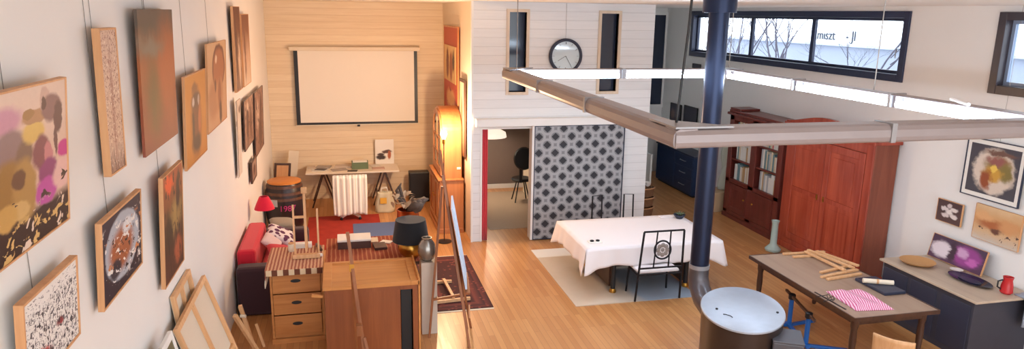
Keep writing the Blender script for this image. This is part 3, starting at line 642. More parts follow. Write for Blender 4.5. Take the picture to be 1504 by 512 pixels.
# ------------------------------------------------------------------ wardrobe and bookcase on the right
def door_panel(b, xf, y0, y1, z0, z1, rail=.1, d=.025):
    """frame-and-panel door, front at x=xf (facing -x)"""
    b.box(xf, xf+d, y0, y0+rail, z0, z1); b.box(xf, xf+d, y1-rail, y1, z0, z1); b.box(xf, xf+d, y0+rail, y1-rail, z0, z0+rail); b.box(xf, xf+d, y0+rail, y1-rail, z1-rail, z1)
t = thing('wardrobe', 'tall reddish mahogany two-door wardrobe against the right wall', 'wardrobe', (7.83, 9.7, 0))
b = B().box(7.62, 8.03, 8.66, 8.7, .1, 2.2).box(7.62, 8.03, 10.7, 10.74, .1, 2.2).box(7.62, 8.03, 8.7, 10.7, .1, .14).box(7.62, 8.03, 8.7, 10.7, 2.16, 2.2).box(8.0, 8.03, 8.7, 10.7, .14, 2.16)
obj('carcass', b, M_mahog_side, t, world=True, bevel=.004)
obj('plinth', B().box(7.58, 8.03, 8.64, 10.76, 0, .12), M_mahog, t, world=True, bevel=.01)
b = B().box(7.59, 7.62, 8.66, 8.8, .12, 2.2).box(7.59, 7.62, 10.6, 10.74, .12, 2.2).box(7.59, 7.62, 8.8, 10.6, 2.05, 2.2).box(7.59, 7.62, 8.8, 10.6, .12, .2)
obj('face_frame', b, M_mahog, t, world=True, bevel=.004)
for y0, y1, hy in ((8.805, 9.695, 9.62), (9.705, 10.595, 9.78)):
    b = B(); door_panel(b, 7.575, y0, y1, .205, 2.045, .12)
    d = obj('door', b, M_mahog, t, world=True, bevel=.008)
    pb = B(); pb.box(7.585, 7.6, y0+.12, y1-.12, .325, 1.09); pb.box(7.585, 7.6, y0+.12, y1-.12, 1.16, 1.925); pb.box(7.577, 7.585, y0+.2, y1-.2, .4, 1.01); pb.box(7.577, 7.585, y0+.2, y1-.2, 1.24, 1.85)
    obj('panel', pb, M_mahog_panel, d, world=True, bevel=.006)
    obj('mid_rail', B().box(7.575, 7.6, y0+.12, y1-.12, 1.09, 1.16), M_mahog, d, world=True)
    obj('escutcheon', B().box(7.568, 7.575, hy-.015, hy+.015, 1.08, 1.17), M_gold, d, world=True)
b = B().box(7.54, 8.03, 8.6, 10.8, 2.2, 2.25)
arc = [(8.62, 2.25)]+[(8.62+2.16*k/24, 2.25+.02+.17*max(0, math.sin(PI*k/24))**1.5) for k in range(25)]+[(10.78, 2.25)]
b.prism(arc, .06, 'x', 7.56)
obj('cornice', b, M_mahog, t, world=True, bevel=.006)

t = thing('bookcase', 'dark red-brown bookcase with open shelves beside the mahogany wardrobe', 'bookcase', (7.8, 11.75, 0))
KY0, KY1 = 10.86, 12.68; KZ = 2.1
b = B().box(7.62, 8.03, KY0, KY0+.04, .08, KZ).box(7.62, 8.03, KY1-.04, KY1, .08, KZ).box(7.64, 8.03, 11.74, 11.8, .08, KZ).box(8.0, 8.03, KY0, KY1, .08, KZ).box(7.62, 8.0, KY0, KY1, .08, .12).box(7.62, 8.0, KY0, KY1, KZ-.04, KZ)
obj('carcass', b, M_bookcase, t, world=True)
b = B()
for y0 in (KY0, 11.68, KY1-.14): b.box(7.6, 7.62, y0, y0+.14 if y0 != 11.68 else y0+.18, .1, KZ)
b.box(7.6, 7.62, KY0, KY1, KZ-.1, KZ).box(7.6, 7.62, KY0, KY1, .74, .82).box(7.6, 7.62, KY0, KY1, .08, .16)
obj('face_frame', b, M_bookcase, t, world=True, bevel=.004)
SH = (.78, 1.2, 1.62)
for z in SH: obj('shelf', B().box(7.63, 8.0, KY0+.04, 11.74, z, z+.025).box(7.63, 8.0, 11.8, KY1-.04, z, z+.025), M_bookcase, t, world=True)
for y0, y1 in ((KY0+.15, 11.67), (11.87, KY1-.15)):
    b = B(); door_panel(b, 7.59, y0, y1, .17, .73, .09); d = obj('door', b, M_bookcase, t, world=True, bevel=.005)
    obj('panel', B().box(7.6, 7.612, y0+.09, y1-.09, .26, .64), M_bookcase, d, world=True)
    obj('knob', B().ball((7.575, (y0+.05 if y0 > 11.8 else y1-.05), .5), .018), M_gold, d, world=True, smooth=True)
obj('cornice', B().box(7.55, 8.03, KY0-.04, KY1+.05, KZ, KZ+.05).box(7.58, 8.03, KY0-.02, KY1+.02, KZ+.05, KZ+.1).box(7.6, 8.03, KY1-.35, KY1+.03, KZ+.1, KZ+.14), M_bookcase, t, world=True, bevel=.008)
obj('plinth', B().box(7.59, 8.03, KY0-.02, KY1+.02, 0, .08), M_bookcase, t, world=True)
M_books = [plain('book_spine_%s' % n, c, .7) for n, c in (('white', (226, 222, 214)), ('cream', (214, 198, 168)), ('grey', (176, 178, 180)), ('tan', (190, 156, 112)), ('pink', (206, 120, 120)), ('teal', (110, 140, 146)))]
SN = {.78: 'lowest', 1.2: 'middle', 1.62: 'top'}
for z in SH:
    for ci, (y0, y1) in enumerate(((KY0+.16, 11.66), (11.88, KY1-.16))):
        y = y0
        while y < y1-.07:
            th = rnd.uniform(.03, .06); hh = rnd.uniform(.27, .365); dp = rnd.uniform(.16, .2); k = rnd.choice([0, 0, 0, 1, 1, 2, 3, 4 if z > 1.5 else 0, 5])
            o = obj('book', B().box(7.68, 7.68+dp, y+.001, y+th-.001, z+.026, z+.026+hh), M_books[k], bevel=.003)
            tag(o, '%s book upright on the %s shelf of the bookcase, %s column' % (('white', 'cream', 'grey', 'tan', 'pink', 'teal')[k], SN[z], ('wardrobe-side', 'pipe-side')[ci]), 'book', 'books on the %s shelf of the bookcase' % SN[z])
            y += th+rnd.uniform(0, .006)

N = NT('pale_green_glass'); N.fin(lin((196, 220, 214)), .12); N.p.inputs['Transmission Weight'].default_value = .35
b = B().lathe([(.05, 0), (.13, .015), (.14, .05), (.09, .1), (.06, .14), (.055, .5), (.07, .56), (.06, .56), (.045, .5), (.045, .15)], (7.27, 10.38, 0), 28)
tag(obj('glass_vase', b, N.m, smooth=True), 'tall pale green glass vase standing on floor in front of wardrobe', 'vase')

# ------------------------------------------------------------------ brown work table and what lies on it
t = thing('work_table', 'brown work table with dark legs in front of the wardrobe', 'table', (6.04, 7.28, 0))
obj('tabletop', B().box(5.48, 6.6, 6.2, 8.32, .71, .75), M_tabletop, t, world=True, bevel=.008)
b = B().box(5.465, 5.48, 6.19, 8.33, .705, .752).box(6.6, 6.615, 6.19, 8.33, .705, .752).box(5.48, 6.6, 6.185, 6.2, .705, .752).box(5.48, 6.6, 8.32, 8.335, .705, .752)
obj('edge_trim', b, M_darkwood, t, world=True)
obj('apron', B().box(5.56, 5.585, 6.3, 8.22, .62, .71).box(6.5, 6.525, 6.3, 8.22, .62, .71).box(5.585, 6.5, 6.28, 6.305, .62, .71).box(5.585, 6.5, 8.2, 8.225, .62, .71), M_darkwood, t, world=True)
for x in (5.58, 6.5):
    for y in (6.31, 8.19):
        obj('leg', B().lathe([(.022, 0), (.03, .03), (.024, .1), (.04, .4), (.035, .55), (.045, .6), (.045, .71)], (x, y, 0), 16), M_darkwood, t, world=True, smooth=True)
st = [((5.95, 8.25, 0), (6.6, 8.22, 0)), ((6.02, 8.12, 0), (6.5, 8.1, 0)), ((6.36, 8.27, .028), (6.5, 7.5, .028)), ((6.28, 8.22, .028), (6.32, 7.45, .028)), ((6.45, 8.2, .028), (6.62, 7.56, .028)), ((6.0, 7.5, 0), (6.58, 7.66, 0)), ((5.9, 7.35, 0), (6.56, 7.5, 0)), ((5.92, 7.27, 0), (6.5, 7.36, 0))]
sl = ['wooden stick at far edge of brown table, nearest the wardrobe', 'second wooden stick from far edge of brown table', 'crossing wooden stick from far edge toward the wall', 'crossing wooden stick, leftmost of the three lying lengthwise', 'crossing wooden stick, rightmost of the three lying lengthwise', 'wooden stick lying across, furthest of the near trio', 'middle wooden stick of the near trio on brown table', 'wooden stick lying nearest to the pink cloth']
for (a, c), l in zip(st, sl):
    z = .766; o = obj('wood_stick', B().bar((a[0], a[1], z+a[2]), (c[0], c[1], z+c[2]), .045, .026), M_beech, bevel=.003); tag(o, l, 'wood stick', 'wood sticks on the brown table')
N = NT('pink_stripe_cloth'); v = N.coord(rot=(0, 0, .35)); wv = N.n('ShaderNodeTexWave', wave_type='BANDS'); N.put(wv.inputs[0], v); wv.inputs['Scale'].default_value = 13; wv.inputs['Distortion'].default_value = 2.5; wv.inputs['Detail'].default_value = 2
N.fin(N.mix(wv.outputs[1], lin((196, 56, 116)), lin((240, 206, 222))), .9)
def pinkf(u, v):
    e = min(u, 1-u, v, 1-v)*6; return (5.62+.46*u+.04*v, 6.36+.58*v-.06*u, .754+.05*min(1, e)+.012*math.sin(u*14+v*5)*min(1, e))
tag(obj('striped_cloth', B().grid(pinkf, 24, 24), N.m, smooth='all', solid=.006), 'crumpled pink and white striped cloth on the brown table', 'cloth')
t = thing('reading_glasses', 'dark spectacles lying beside the pink striped cloth', 'glasses', (5.555, 6.72, .753), PI/2+.05)
b = B()
for s_ in (-.035, .035): b.tube([(s_+.026*math.cos(2*PI*k/20), 0, .024+.022*math.sin(2*PI*k/20)) for k in range(20)], .004, 6, True)
b.tube([(-.01, 0, .03), (.01, 0, .03)], .004, 6); obj('rims', b, M_black, t, smooth=True)
for s_ in (-1, 1): obj('temple', B().tube([(s_*.062, 0, .03), (s_*.066, .13, .02), (s_*.064, .16, .006)], .004, 6), M_black, t, smooth=True)
tag(obj('ruler', B().bar((5.51, 6.95, .756), (5.53, 6.42, .756), .02, .005), M_black), 'thin black rod lying along left edge of the brown table', 'rod')
tag(obj('dark_tray', B().box(6.28, 6.58, 6.68, 7.2, .752, .79), M_navy, bevel=.006), 'dark flat box at right edge of brown table', 'box')
t = thing('paper_roll', 'cream roll of paper lying on the dark flat box', 'paper roll', (6.45, 6.98, .79))
obj('roll', B().tube([(-.2, .05, .03), (.12, -.1, .03)], .03, 14), M_cream, t, smooth=True)
obj('tie_band', B().tube([(-.06, -.015, .03), (-.035, -.027, .03)], .0315, 14), M_oak, t, smooth=True)
# blue stand under the table
t = thing('blue_stand', 'blue steel adjustable stand with dark crossbar under the brown table', 'stand', (5.62, 7.3, 0)); bst = t
for (x, y) in ((5.78, 7.55), (5.62, 6.98)):
    p = obj('post', B().tube([(x, y, .05), (x, y, .42)], .03, 14), M_blue, t, world=True, smooth=True)
    obj('clamp', B().lathe([(.036, .4), (.045, .41), (.045, .47), (.03, .48)], (x, y, 0), 14), M_black, p, world=True, smooth=True)
obj('crossbar', B().bar((5.83, 7.75, .45), (5.57, 6.8, .45), .03, .03), M_darkwood, t, world=True)
b = B().bar((5.78, 7.6, .05), (5.60, 6.9, .05), .05, .04).bar((5.62, 6.98, .04), (6.05, 6.75, .04), .045, .04).bar((5.78, 7.55, .04), (6.2, 7.6, .04), .045, .04).bar((5.78, 7.55, .04), (5.45, 7.62, .04), .045, .04).bar((5.62, 6.98, .04), (5.3, 6.95, .04), .045, .04)
b2 = b; obj('foot_rail', b2, M_blue, t, world=True, bevel=.006)
b = B()
for dx in (0, .16): b.ball((6.25+dx, 6.55, .035), .05, .12, .035, 14, 8)
bst.location.x -= .13
t = thing('slippers', 'pair of dark slippers on floor under the brown table', 'slippers', (6.33, 6.55, 0))
for dx in (0, .14):
    b = B(); b.ball((dx-.07, 0, .032), .05, .13, .032, 14, 8); s1 = obj('slipper', b, M_navy, t, smooth=True)
t = thing('curved_chair', 'tan bentwood chair partly hidden in front of the brown table end', 'chair', (5.76, 5.86, 0), -.9)
obj('seat', B().box(-.2, .2, -.2, .2, .42, .445), M_beech, t, bevel=.01)
b = B().grid(lambda u, v: (-.2+.4*u, -.2-.05*math.sin(PI*u)-.08*v, .45+.3*v), 12, 6); obj('backrest', b, M_beech, t, solid=.014, smooth='all')
for a in (-1, 1):
    for c in (-1, 1): obj('leg', B().bar((a*.17, c*.17, .42), (a*.2, c*.21, 0), .03, .03), M_beech, t)

# ------------------------------------------------------------------ sideboard on the right wall
t = thing('sideboard', 'dark navy sideboard with beige top against the right wall', 'sideboard', (7.6, 6.98, 0))
obj('body', B().box(7.17, 8.03, 6.26, 7.72, 0, .765), plain('charcoal_cloth', (58, 58, 70), .6, var=.12), t, world=True, bevel=.006)
obj('top', B().box(7.12, 8.03, 6.2, 7.76, .768, .8), wood('sideboard_top', (176, 156, 136), (204, 184, 162), 1, 8, .45), t, world=True, bevel=.008)
b = B()
for y in (6.3, 6.8, 7.28): b.box(7.158, 7.17, y, y+.42, .08, .7)
obj('door', b, plain('navy_panel', (50, 54, 72), .5), t, world=True, bevel=.004)
tag(obj('folded_blanket', B().grid(lambda u, v: (7.78+.27*u, 6.3-.16*min(1, v*2.5)-.01*math.sin(u*9), .81-.55*max(0, v-.35)), 10, 16), fabric('pale_blue_cloth', (150, 158, 172)), solid=.02, smooth='all'), 'pale blue-grey cloth hanging over near end of the sideboard', 'cloth')
picture('painting', 'wide purple and white flower canvas leaning on the sideboard against wall', 'R', 6.86, 7.72, .8, 1.13, art('purple_flower', [(0, (84, 50, 84)), (1, (70, 48, 76))], [(.22, .45, .2, .34, (226, 214, 222), .25), (.68, .5, .26, .42, (150, 62, 140), .3), (.6, .6, .1, .2, (206, 160, 200), .4), (.8, .35, .1, .16, (196, 100, 180), .4), (.42, .5, .07, .4, (60, 36, 60), .4)], warp=.1, wscale=6), M_oak, .03, .005, -12, wire=False, stand=(7.9, 7.3, .803))
t = thing('serving_plate', 'dark oval plate on the sideboard beside the red jug', 'plate', (7.62, 6.78, .801))
obj('dish', B().lathe([(.6, 0), (.95, .02), (1.0, .03), (.94, .028), (.6, .01)], seg=40, sx=.16, sy=.3), plain('navy_glaze', (34, 38, 58), .15), t, smooth=True)
obj('cloth_pad', B().lathe([(.5, .012), (.52, .018), (.3, .022)], seg=30, sx=.16, sy=.3), M_navy, t, smooth=True)
t = thing('red_jug', 'red jug with handle at near end of the sideboard', 'jug', (7.72, 6.36, .801))
obj('body', B().lathe([(.05, 0), (.07, .02), (.065, .1), (.05, .17), (.058, .21), (.05, .21), (.042, .17)], seg=26), plain('red_enamel', (190, 40, 44), .25), t, smooth=True)
obj('handle', B().tube([(-.055, .02, .17), (-.1, .04, .15), (-.1, .04, .08), (-.06, .02, .05)], .01, 8), M_black, t, smooth=True)
tag(obj('orange_bowl', B().lathe([(.1, 0), (.2, .03), (.22, .05), (.2, .045), (.1, .01)], (7.45, 7.45, .801), 30), plain('tan_basket', (196, 146, 92), .6), smooth=True), 'shallow tan basket at far end of the sideboard', 'basket')
tag(obj('white_plate', B().lathe([(.04, 0), (.065, .012), (.08, .02), (.065, .015)], (7.77, 7.13, .801), 26), M_paper, smooth=True), 'small white saucer behind the dark plate', 'saucer')

# ------------------------------------------------------------------ far right corner
t = thing('drawer_cabinet', 'dark blue low cabinet with pale handles beyond the flue pipe', 'cabinet', (7.78, 14.95, 0))
M_blue_cab = plain('dark_blue_paint', (32, 50, 84), .4, var=.12)
obj('body', B().box(7.58, 8.02, 14.0, 15.9, .05, .93), M_blue_cab, t, world=True, bevel=.006)
obj('top', B().box(7.55, 8.03, 13.97, 15.93, .93, .96), M_navy, t, world=True)
obj('plinth', B().box(7.62, 8.0, 14.05, 15.85, 0, .05), M_black, t, world=True)
for z0, z1 in ((.1, .36), (.38, .64), (.66, .91)):
    d = obj('drawer', B().box(7.565, 7.58, 14.03, 14.9, z0, z1), M_blue_cab, t, world=True, bevel=.004); obj('handle', B().tube([(7.565, 14.35, (z0+z1)/2), (7.54, 14.37, (z0+z1)/2), (7.54, 14.6, (z0+z1)/2), (7.565, 14.62, (z0+z1)/2)], .009, 8), M_steel, d, world=True, smooth=True)
obj('door', B().box(7.565, 7.58, 14.93, 15.88, .1, .91), M_blue_cab, t, world=True, bevel=.004)
t = thing('black_dresser', 'tall black-blue dresser against the far wall behind wicker baskets', 'dresser', (7.0, 16.5, 0))
obj('body', B().box(6.55, 7.42, 16.3, 16.76, .0, 1.15), M_navy, t, world=True, bevel=.006)
obj('door', B().box(6.58, 6.97, 16.285, 16.3, .06, 1.1).box(7.0, 7.4, 16.285, 16.3, .06, 1.1), M_blue_cab, t, world=True, bevel=.004)
tag(obj('white_board', B().box(6.62, 6.66, 14.2, 14.5, 0, 1.0), M_white), 'narrow white upright board between baskets and blue cabinet', 'board')
M_wicker = NT('wicker'); v = M_wicker.coord(scale=(1, 1, 3)); wv = M_wicker.n('ShaderNodeTexWave'); M_wicker.put(wv.inputs[0], v); wv.inputs['Scale'].default_value = 16; wv.inputs['Distortion'].default_value = 3
M_wicker.fin(M_wicker.mix(wv.outputs[1], lin((92, 62, 44)), lin((168, 124, 90))), .8); M_wicker.bump(wv.outputs[1], .6, .01); M_wicker = M_wicker.m
for k, l in enumerate(('brown wicker basket at bottom of the stack beside white wall', 'brown wicker basket in middle of the stack beside white wall', 'brown wicker basket on top of the stack, heaped with white things')):
    z = .002+k*.205
    t = thing('wicker_basket', l, 'basket', (5.85, 12.9, z), 0, 'stacked wicker baskets')
    b = B(); b.lathe([(.16, 0), (.2, .02), (.22, .17), (.23, .2), (.21, .2), (.19, .03)], seg=28, sx=1.25, sy=.9); obj('basket_body', b, M_wicker, t, smooth=True)
    obj('rim', B().tube([(.28*math.cos(2*PI*i/28), .2*math.sin(2*PI*i/28), .19) for i in range(28)], .013, 8, True), M_oak, t, smooth=True)
for k, (dx, dy, r, l) in enumerate(((-.1, -.03, .085, 'left white bowl heaped on top wicker basket'), (.1, -.05, .08, 'right white bowl heaped on top wicker basket'), (0, .07, .09, 'grey bowl at back of top wicker basket'))):
    tag(obj('bowl', B().lathe([(.35*r, 0), (r*.7, r*.4), (r*.85, r*1.1), (r*.78, r*1.1), (r*.5, r*.35)], (5.85+dx*1.1, 12.9+dy, .63+(.0 if k < 2 else .01)), 20), (M_paper, M_paper, M_grey_metal)[k], smooth=True), l, 'bowl', 'bowls in the top basket')
for k, (a, c, z0, z1, l) in enumerate(((15.78, 16.35, 1.46, 1.9, 'dark square picture on right wall, nearer the far corner'), (14.95, 15.62, 1.42, 1.93, 'dark square picture on right wall, nearer the flue pipe'), (14.97, 15.35, 2.83, 2.94, 'small dark plaque on right wall under the long window'))):
    picture('dark_picture', l, 'R', a*.99, c*.99, z0, z1, art('dark_print_%d' % k, [(0, (60, 62, 76)), (1, (44, 46, 62))], [(.25, .4, .2, .3, (110, 84, 80), .5)] if k == 0 else []), M_black, .03, .02, 0, wire=False, cat='picture')
b = B().grid(lambda u, v: (7.75+.04*math.sin(v*9+u*4), 12.84+.3*u+.03*math.sin(v*6), .43+.97*v), 10, 14)
tag(obj('hanging_cloth', b, fabric('pale_sage_cloth', (196, 200, 186)), smooth='all', solid=.02), 'pale greenish cloth hanging at far side of the bookcase', 'cloth')
tag(obj('cardboard_box', B().box(7.5, 7.95, 12.85, 13.35, 0, .42), plain('cardboard', (186, 156, 122), .8), bevel=.01), 'beige cardboard box on floor at far side of the bookcase', 'box')

# ------------------------------------------------------------------ alcove furniture
t = thing('trestle_desk', 'white-topped trestle desk under the projection screen', 'desk', (.15, 14.95, 0))
obj('desktop', B().box(-.8, 1.1, 14.58, 15.33, .72, .755), plain('desk_white', (232, 220, 204), .45, var=.02), t, world=True, bevel=.006)
for x in (-.45, .8):
    b = B()
    for dx in (-.02, .02): pass
    for y in (14.66, 15.24): b.bar((x-.24, y, .0), (x, y, .715), .03, .03).bar((x+.24, y, .0), (x, y, .715), .03, .03)
    b.bar((x, 14.62, .7), (x, 15.28, .7), .03, .03).bar((x-.16, 14.66, .24), (x-.16, 15.24, .24), .025, .025).bar((x+.16, 14.66, .24), (x+.16, 15.24, .24), .025, .025)
    obj('trestle', b, M_darkwood, t, world=True)
A_mag = [art('magazine_%d' % i, [(0, c1), (1, c2)], [(.5, .5, .3, .25, c3, .3)], warp=.15) for i, (c1, c2, c3) in enumerate((((226, 220, 212), (210, 204, 200), (110, 104, 104)), ((170, 160, 154), (206, 200, 196), (90, 80, 80)), ((206, 190, 176), (226, 220, 214), (120, 110, 110))))]
def flat(name, x, y, z, w_, d_, h_, rz, m, l, cat, g=None):
    o = obj(name, B().box(x-w_/2, x+w_/2, y-d_/2, y+d_/2, z, z+h_, (0, 0, rz)), m, bevel=min(.004, h_*.3)); return tag(o, l, cat, g)
flat('magazine', -.52, 14.85, .756, .34, .24, .012, .1, A_mag[0], 'pale magazine at left front of the trestle desk', 'magazine', 'papers on the desk')
flat('magazine', -.45, 15.14, .756, .3, .22, .02, -.2, A_mag[1], 'grey magazine at back left of the trestle desk', 'magazine', 'papers on the desk')
flat('magazine', -.13, 14.82, .756, .32, .22, .012, .25, A_mag[1], 'dark grey magazine lying in front centre of the desk', 'magazine', 'papers on the desk')
flat('magazine', -.05, 15.12, .756, .34, .24, .03, -.08, A_mag[2], 'stack of pale papers behind the dark grey magazine', 'papers', 'papers on the desk')
flat('magazine', .68, 14.84, .756, .26, .2, .012, .05, plain('pink_cover', (206, 170, 156), .6), 'pinkish flat booklet at right of the desk', 'booklet', 'papers on the desk')
flat('magazine', -.70, 15.15, .756, .16, .24, .016, .1, A_mag[2], 'pale magazine at far left corner of the desk', 'magazine', 'papers on the desk')
flat('magazine', -.5, 14.86, .769, .22, .16, .01, -.4, plain('grey_cover', (92, 86, 88), .5), 'small dark booklet lying on the pale magazine at left front of desk', 'booklet', 'papers on the desk')
flat('magazine', .14, 14.68, .756, .2, .14, .008, -.15, plain('dark_cover', (70, 62, 62), .5), 'small dark leaflet at front edge of the desk', 'leaflet', 'papers on the desk')
flat('magazine', .62, 15.12, .756, .2, .2, .01, .35, A_mag[0], 'pale leaflet between the green box and the white poster board', 'leaflet', 'papers on the desk')
t = thing('green_box', 'green open box full of white paper on the trestle desk', 'box', (.3, 14.95, .756))
b = B().box(-.17, .17, -.12, -.11, 0, .14).box(-.17, .17, .11, .12, 0, .14).box(-.17, -.16, -.11, .11, 0, .14).box(.16, .17, -.11, .11, 0, .14).box(-.16, .16, -.11, .11, 0, .01)
obj('box_body', b, plain('green_card', (106, 122, 92), .7), t); obj('paper_stack', B().box(-.15, .15, -.1, .1, .011, .155), M_paper, t)
picture('poster_board', 'white board with dark horse-like picture leaning on back wall behind desk', 'B', .6, 1.0, .757, 1.3, art('dark_animal_poster', [(0, (236, 230, 222)), (1, (238, 232, 224))], [(.3, .28, .26, .1, (60, 44, 42), .3), (.62, .5, .26, .07, (90, 66, 60), .3), (.75, .36, .1, .16, (176, 96, 62), .3), (.3, .4, .2, .05, (70, 52, 48), .3)], warp=.06, grain=.03), M_paper, .012, 0, 0, wire=False, off=.06, cat='poster', stand=(.84, 15.28, .757))
# office chair with towel
t = thing('office_chair', 'white office chair half hidden under a draped striped towel', 'chair', (.07, 13.85, .011))
obj('seat', B().box(-.24, .24, -.24, .24, .42, .5), M_white, t, bevel=.03)
obj('backrest', B().box(-.25, .25, -.27, -.23, .48, .86), M_white, t, bevel=.02)
obj('column', B().tube([(0, 0, .1), (0, 0, .42)], .03, 12), M_steel, t, smooth=True)
b = B()
for k in range(5):
    a = 2*PI*k/5+.3; b.bar((0, 0, .1), (.3*math.cos(a), .3*math.sin(a), .06), .045, .03)
obj('star_base', b, M_white, t)
for k in range(5):
    a = 2*PI*k/5+.3; obj('caster', B().ball((.3*math.cos(a), .3*math.sin(a), .03), .03), M_black, t, smooth=True)
obj('armrest', B().box(.27, .31, -.2, .15, .6, .63).box(.27, .31, -.05, .0, .45, .6), M_navy, t, bevel=.008)
N = NT('ribbed_towel'); sp = N.n('ShaderNodeSeparateXYZ'); N.put(sp.inputs[0], N.coord()); f, _ = N.noise(N.coord(), 120, 2)
k = N.math('SINE', N.math('MULTIPLY', sp.outputs[0], 105)); N.fin(N.mix(N.step(k, -.9, .3), lin((214, 206, 196)), lin((242, 238, 232))), .95); N.bump(f, .3, .004)
def towel(u, v):
    s = v*1.15; x = -.31+.62*u+.03*math.sin(v*3)*(u-.5)
    rip = .014*math.sin(u*38)
    if s < .35: return (x+.07, 13.545+13.85-13.5-.27-.035+.12+.0, .5+s) if False else (x+.07, 13.64+rip*.3, .54+s)
    if s < .45: a = (s-.35)/.1*PI; return (x+.07, 13.60-(-math.cos(a))*-.04, .89+.03*math.sin(a))
    return (x+.07, 13.56-.03*(s-.45)+rip, .89-(s-.45)*1.08-.03*math.sin(u*7)*(s-.45))
tag(obj('draped_towel', B().grid(towel, 60, 30), N.m, smooth='all', solid=.012), 'cream ribbed towel draped over back of the white office chair', 'towel')
t = thing('shopping_bag', 'pale plastic bag with yellow print standing right of the towel chair', 'bag', (.76, 14.12, 0))
b = B().grid(lambda u, v: ((.19+.02*math.sin(v*5))*math.cos(2*PI*u)*(1-.12*v), .1*math.sin(2*PI*u)*(1-.3*v)+.01*math.sin(9*u*PI), .002+.42*v), 36, 10)
obj('bag_body', b, plain('bag_film', (206, 196, 168), .4, var=.12), t, smooth='all', solid=.004)
obj('print', B().box(-.1, .03, -.112, -.1, .2, .32), plain('yellow_print', (222, 170, 60), .5), t)
for y in (-.04, .04): obj('bag_handle', B().tube([(-.08, y, .41), (-.06, y, .5), (.04, y, .51), (.07, y, .41)], .008, 6), M_paper, t, smooth=True)
tag(obj('black_case', B().box(1.32, 1.75, 14.75, 15.0, 0, .66), M_black, bevel=.02), 'black upright case against the wooden back wall', 'case')
# rugs
N = NT('red_rug_weave'); v = N.coord(); f, _ = N.noise(v, 6, 4); f2, _ = N.noise(v, 60, 2)
N.fin(N.mix(f, lin((140, 28, 22)), lin((182, 56, 40))), .9); N.bump(f2, .2, .003)
tag(obj('red_rug', B().box(-.74, .62, 11.9, 13.95, .001, .01), N.m), 'worn red rug on the alcove floor by the barrel', 'rug')
tag(obj('blue_mat', B().box(.1, 1.2, 11.7, 13.3, .0115, .02), fabric('blue_mat_cloth', (72, 96, 148))), 'plain blue mat overlapping the red rug', 'mat')
N = NT('oriental_rug'); v = N.coord(); sp = N.n('ShaderNodeSeparateXYZ'); N.put(sp.inputs[0], v); ax = N.math('ABSOLUTE', sp.outputs[0]); ay = N.math('ABSOLUTE', sp.outputs[1])
dd = N.math('MINIMUM', N.math('SUBTRACT', .44, ax), N.math('SUBTRACT', 1.1, ay)); vo = N.n('ShaderNodeTexVoronoi'); N.put(vo.inputs['Vector'], v); vo.inputs['Scale'].default_value = 12
c = N.ramp(dd, [(0, lin((52, 24, 26))), (.08, lin((104, 44, 40))), (.1, lin((60, 26, 28))), (.2, lin((120, 56, 48))), (.24, lin((70, 30, 30)))]); c = N.mix(N.step(vo.outputs[0], .3, .2), c, lin((132, 64, 52))); N.fin(c, .9)
t = thing('oriental_rug', 'dark red patterned rug with pale fringe behind the canvas easel', 'rug', (1.5, 10.05, .001))
obj('pile', B().box(-.44, .44, -1.1, 1.1, 0, .012), N.m, t)
obj('fringe', B().box(-.44, .44, -1.14, -1.1, 0, .006), M_cream, t); obj('fringe', B().box(-.44, .44, 1.1, 1.14, 0, .006), M_cream, t)
# barrel
t = thing('wine_barrel', 'dark barrel with orange wooden lid and pink numerals by left wall', 'barrel', (-1.12, 13.35, 0))
M_bar_hi = wood('barrel_stave', (74, 46, 36), (112, 76, 58), 2, 12, .35)
obj('staves', B().lathe([(.28, 0), (.3, .02), (.35, .25), (.37, .45), (.355, .66), (.31, .86), (.29, .9), (.27, .9), (.27, .87)], seg=48), plain('barrel_dark', (44, 34, 38), .35, var=.2), t, smooth=True)
for z, r in ((.62, .366), (.72, .35), (.84, .322)): obj('hoop', B().lathe([(r-.006, z-.025), (r+.004, z-.025), (r-.004, z+.025), (r-.016, z+.025)], seg=48), M_bar_hi, t, smooth=True)
obj('lid', B().lathe([(.27, .885), (.305, .89), (.305, .915), (.29, .925)], seg=48), wood('barrel_lid_wood', (196, 118, 48), (224, 146, 70), 0, 8, .45), t, smooth=True)
lb = text_mesh('1987', .15, .002)
for v in lb.bm.verts:
    a = -PI/2+.18+v.co.x/.37; r = .374+v.co.z; v.co = Vector((r*math.cos(a), r*math.sin(a), .46+v.co.y))
obj('numerals', lb, plain('pink_paint', (196, 60, 130), .5), t)
b = B().grid(lambda u, v: (.372*math.cos(-PI/2-.75+.45*u), .372*math.sin(-PI/2-.75+.45*u), .5+.13*v), 8, 2); obj('paper_label', b, plain('label_grey', (186, 190, 196), .5), t, solid=.004)
# boards in the corner behind the barrel
tag(obj('cream_board', B().box(-1.2, -1.0, 15.0, 15.03, 0, 1.15, (-.12, .12, 0)), M_cream), 'cream board leaning in corner behind the barrel', 'board')
t = thing('leaning_frame', 'brown picture frame leaning in corner behind the barrel', 'frame', (-1.32, 14.5, .002), (-.0, .1, .3))
b = B(); b.box(-.16, -.12, -.02, .02, 0, 1.0).box(.12, .16, -.02, .02, 0, 1.0).box(-.12, .12, -.02, .02, 0, .04).box(-.12, .12, -.02, .02, .96, 1.0); obj('frame', b, M_darkwood, t)
obj('backing', B().box(-.12, .12, -.005, .01, .04, .96), M_oak, t)

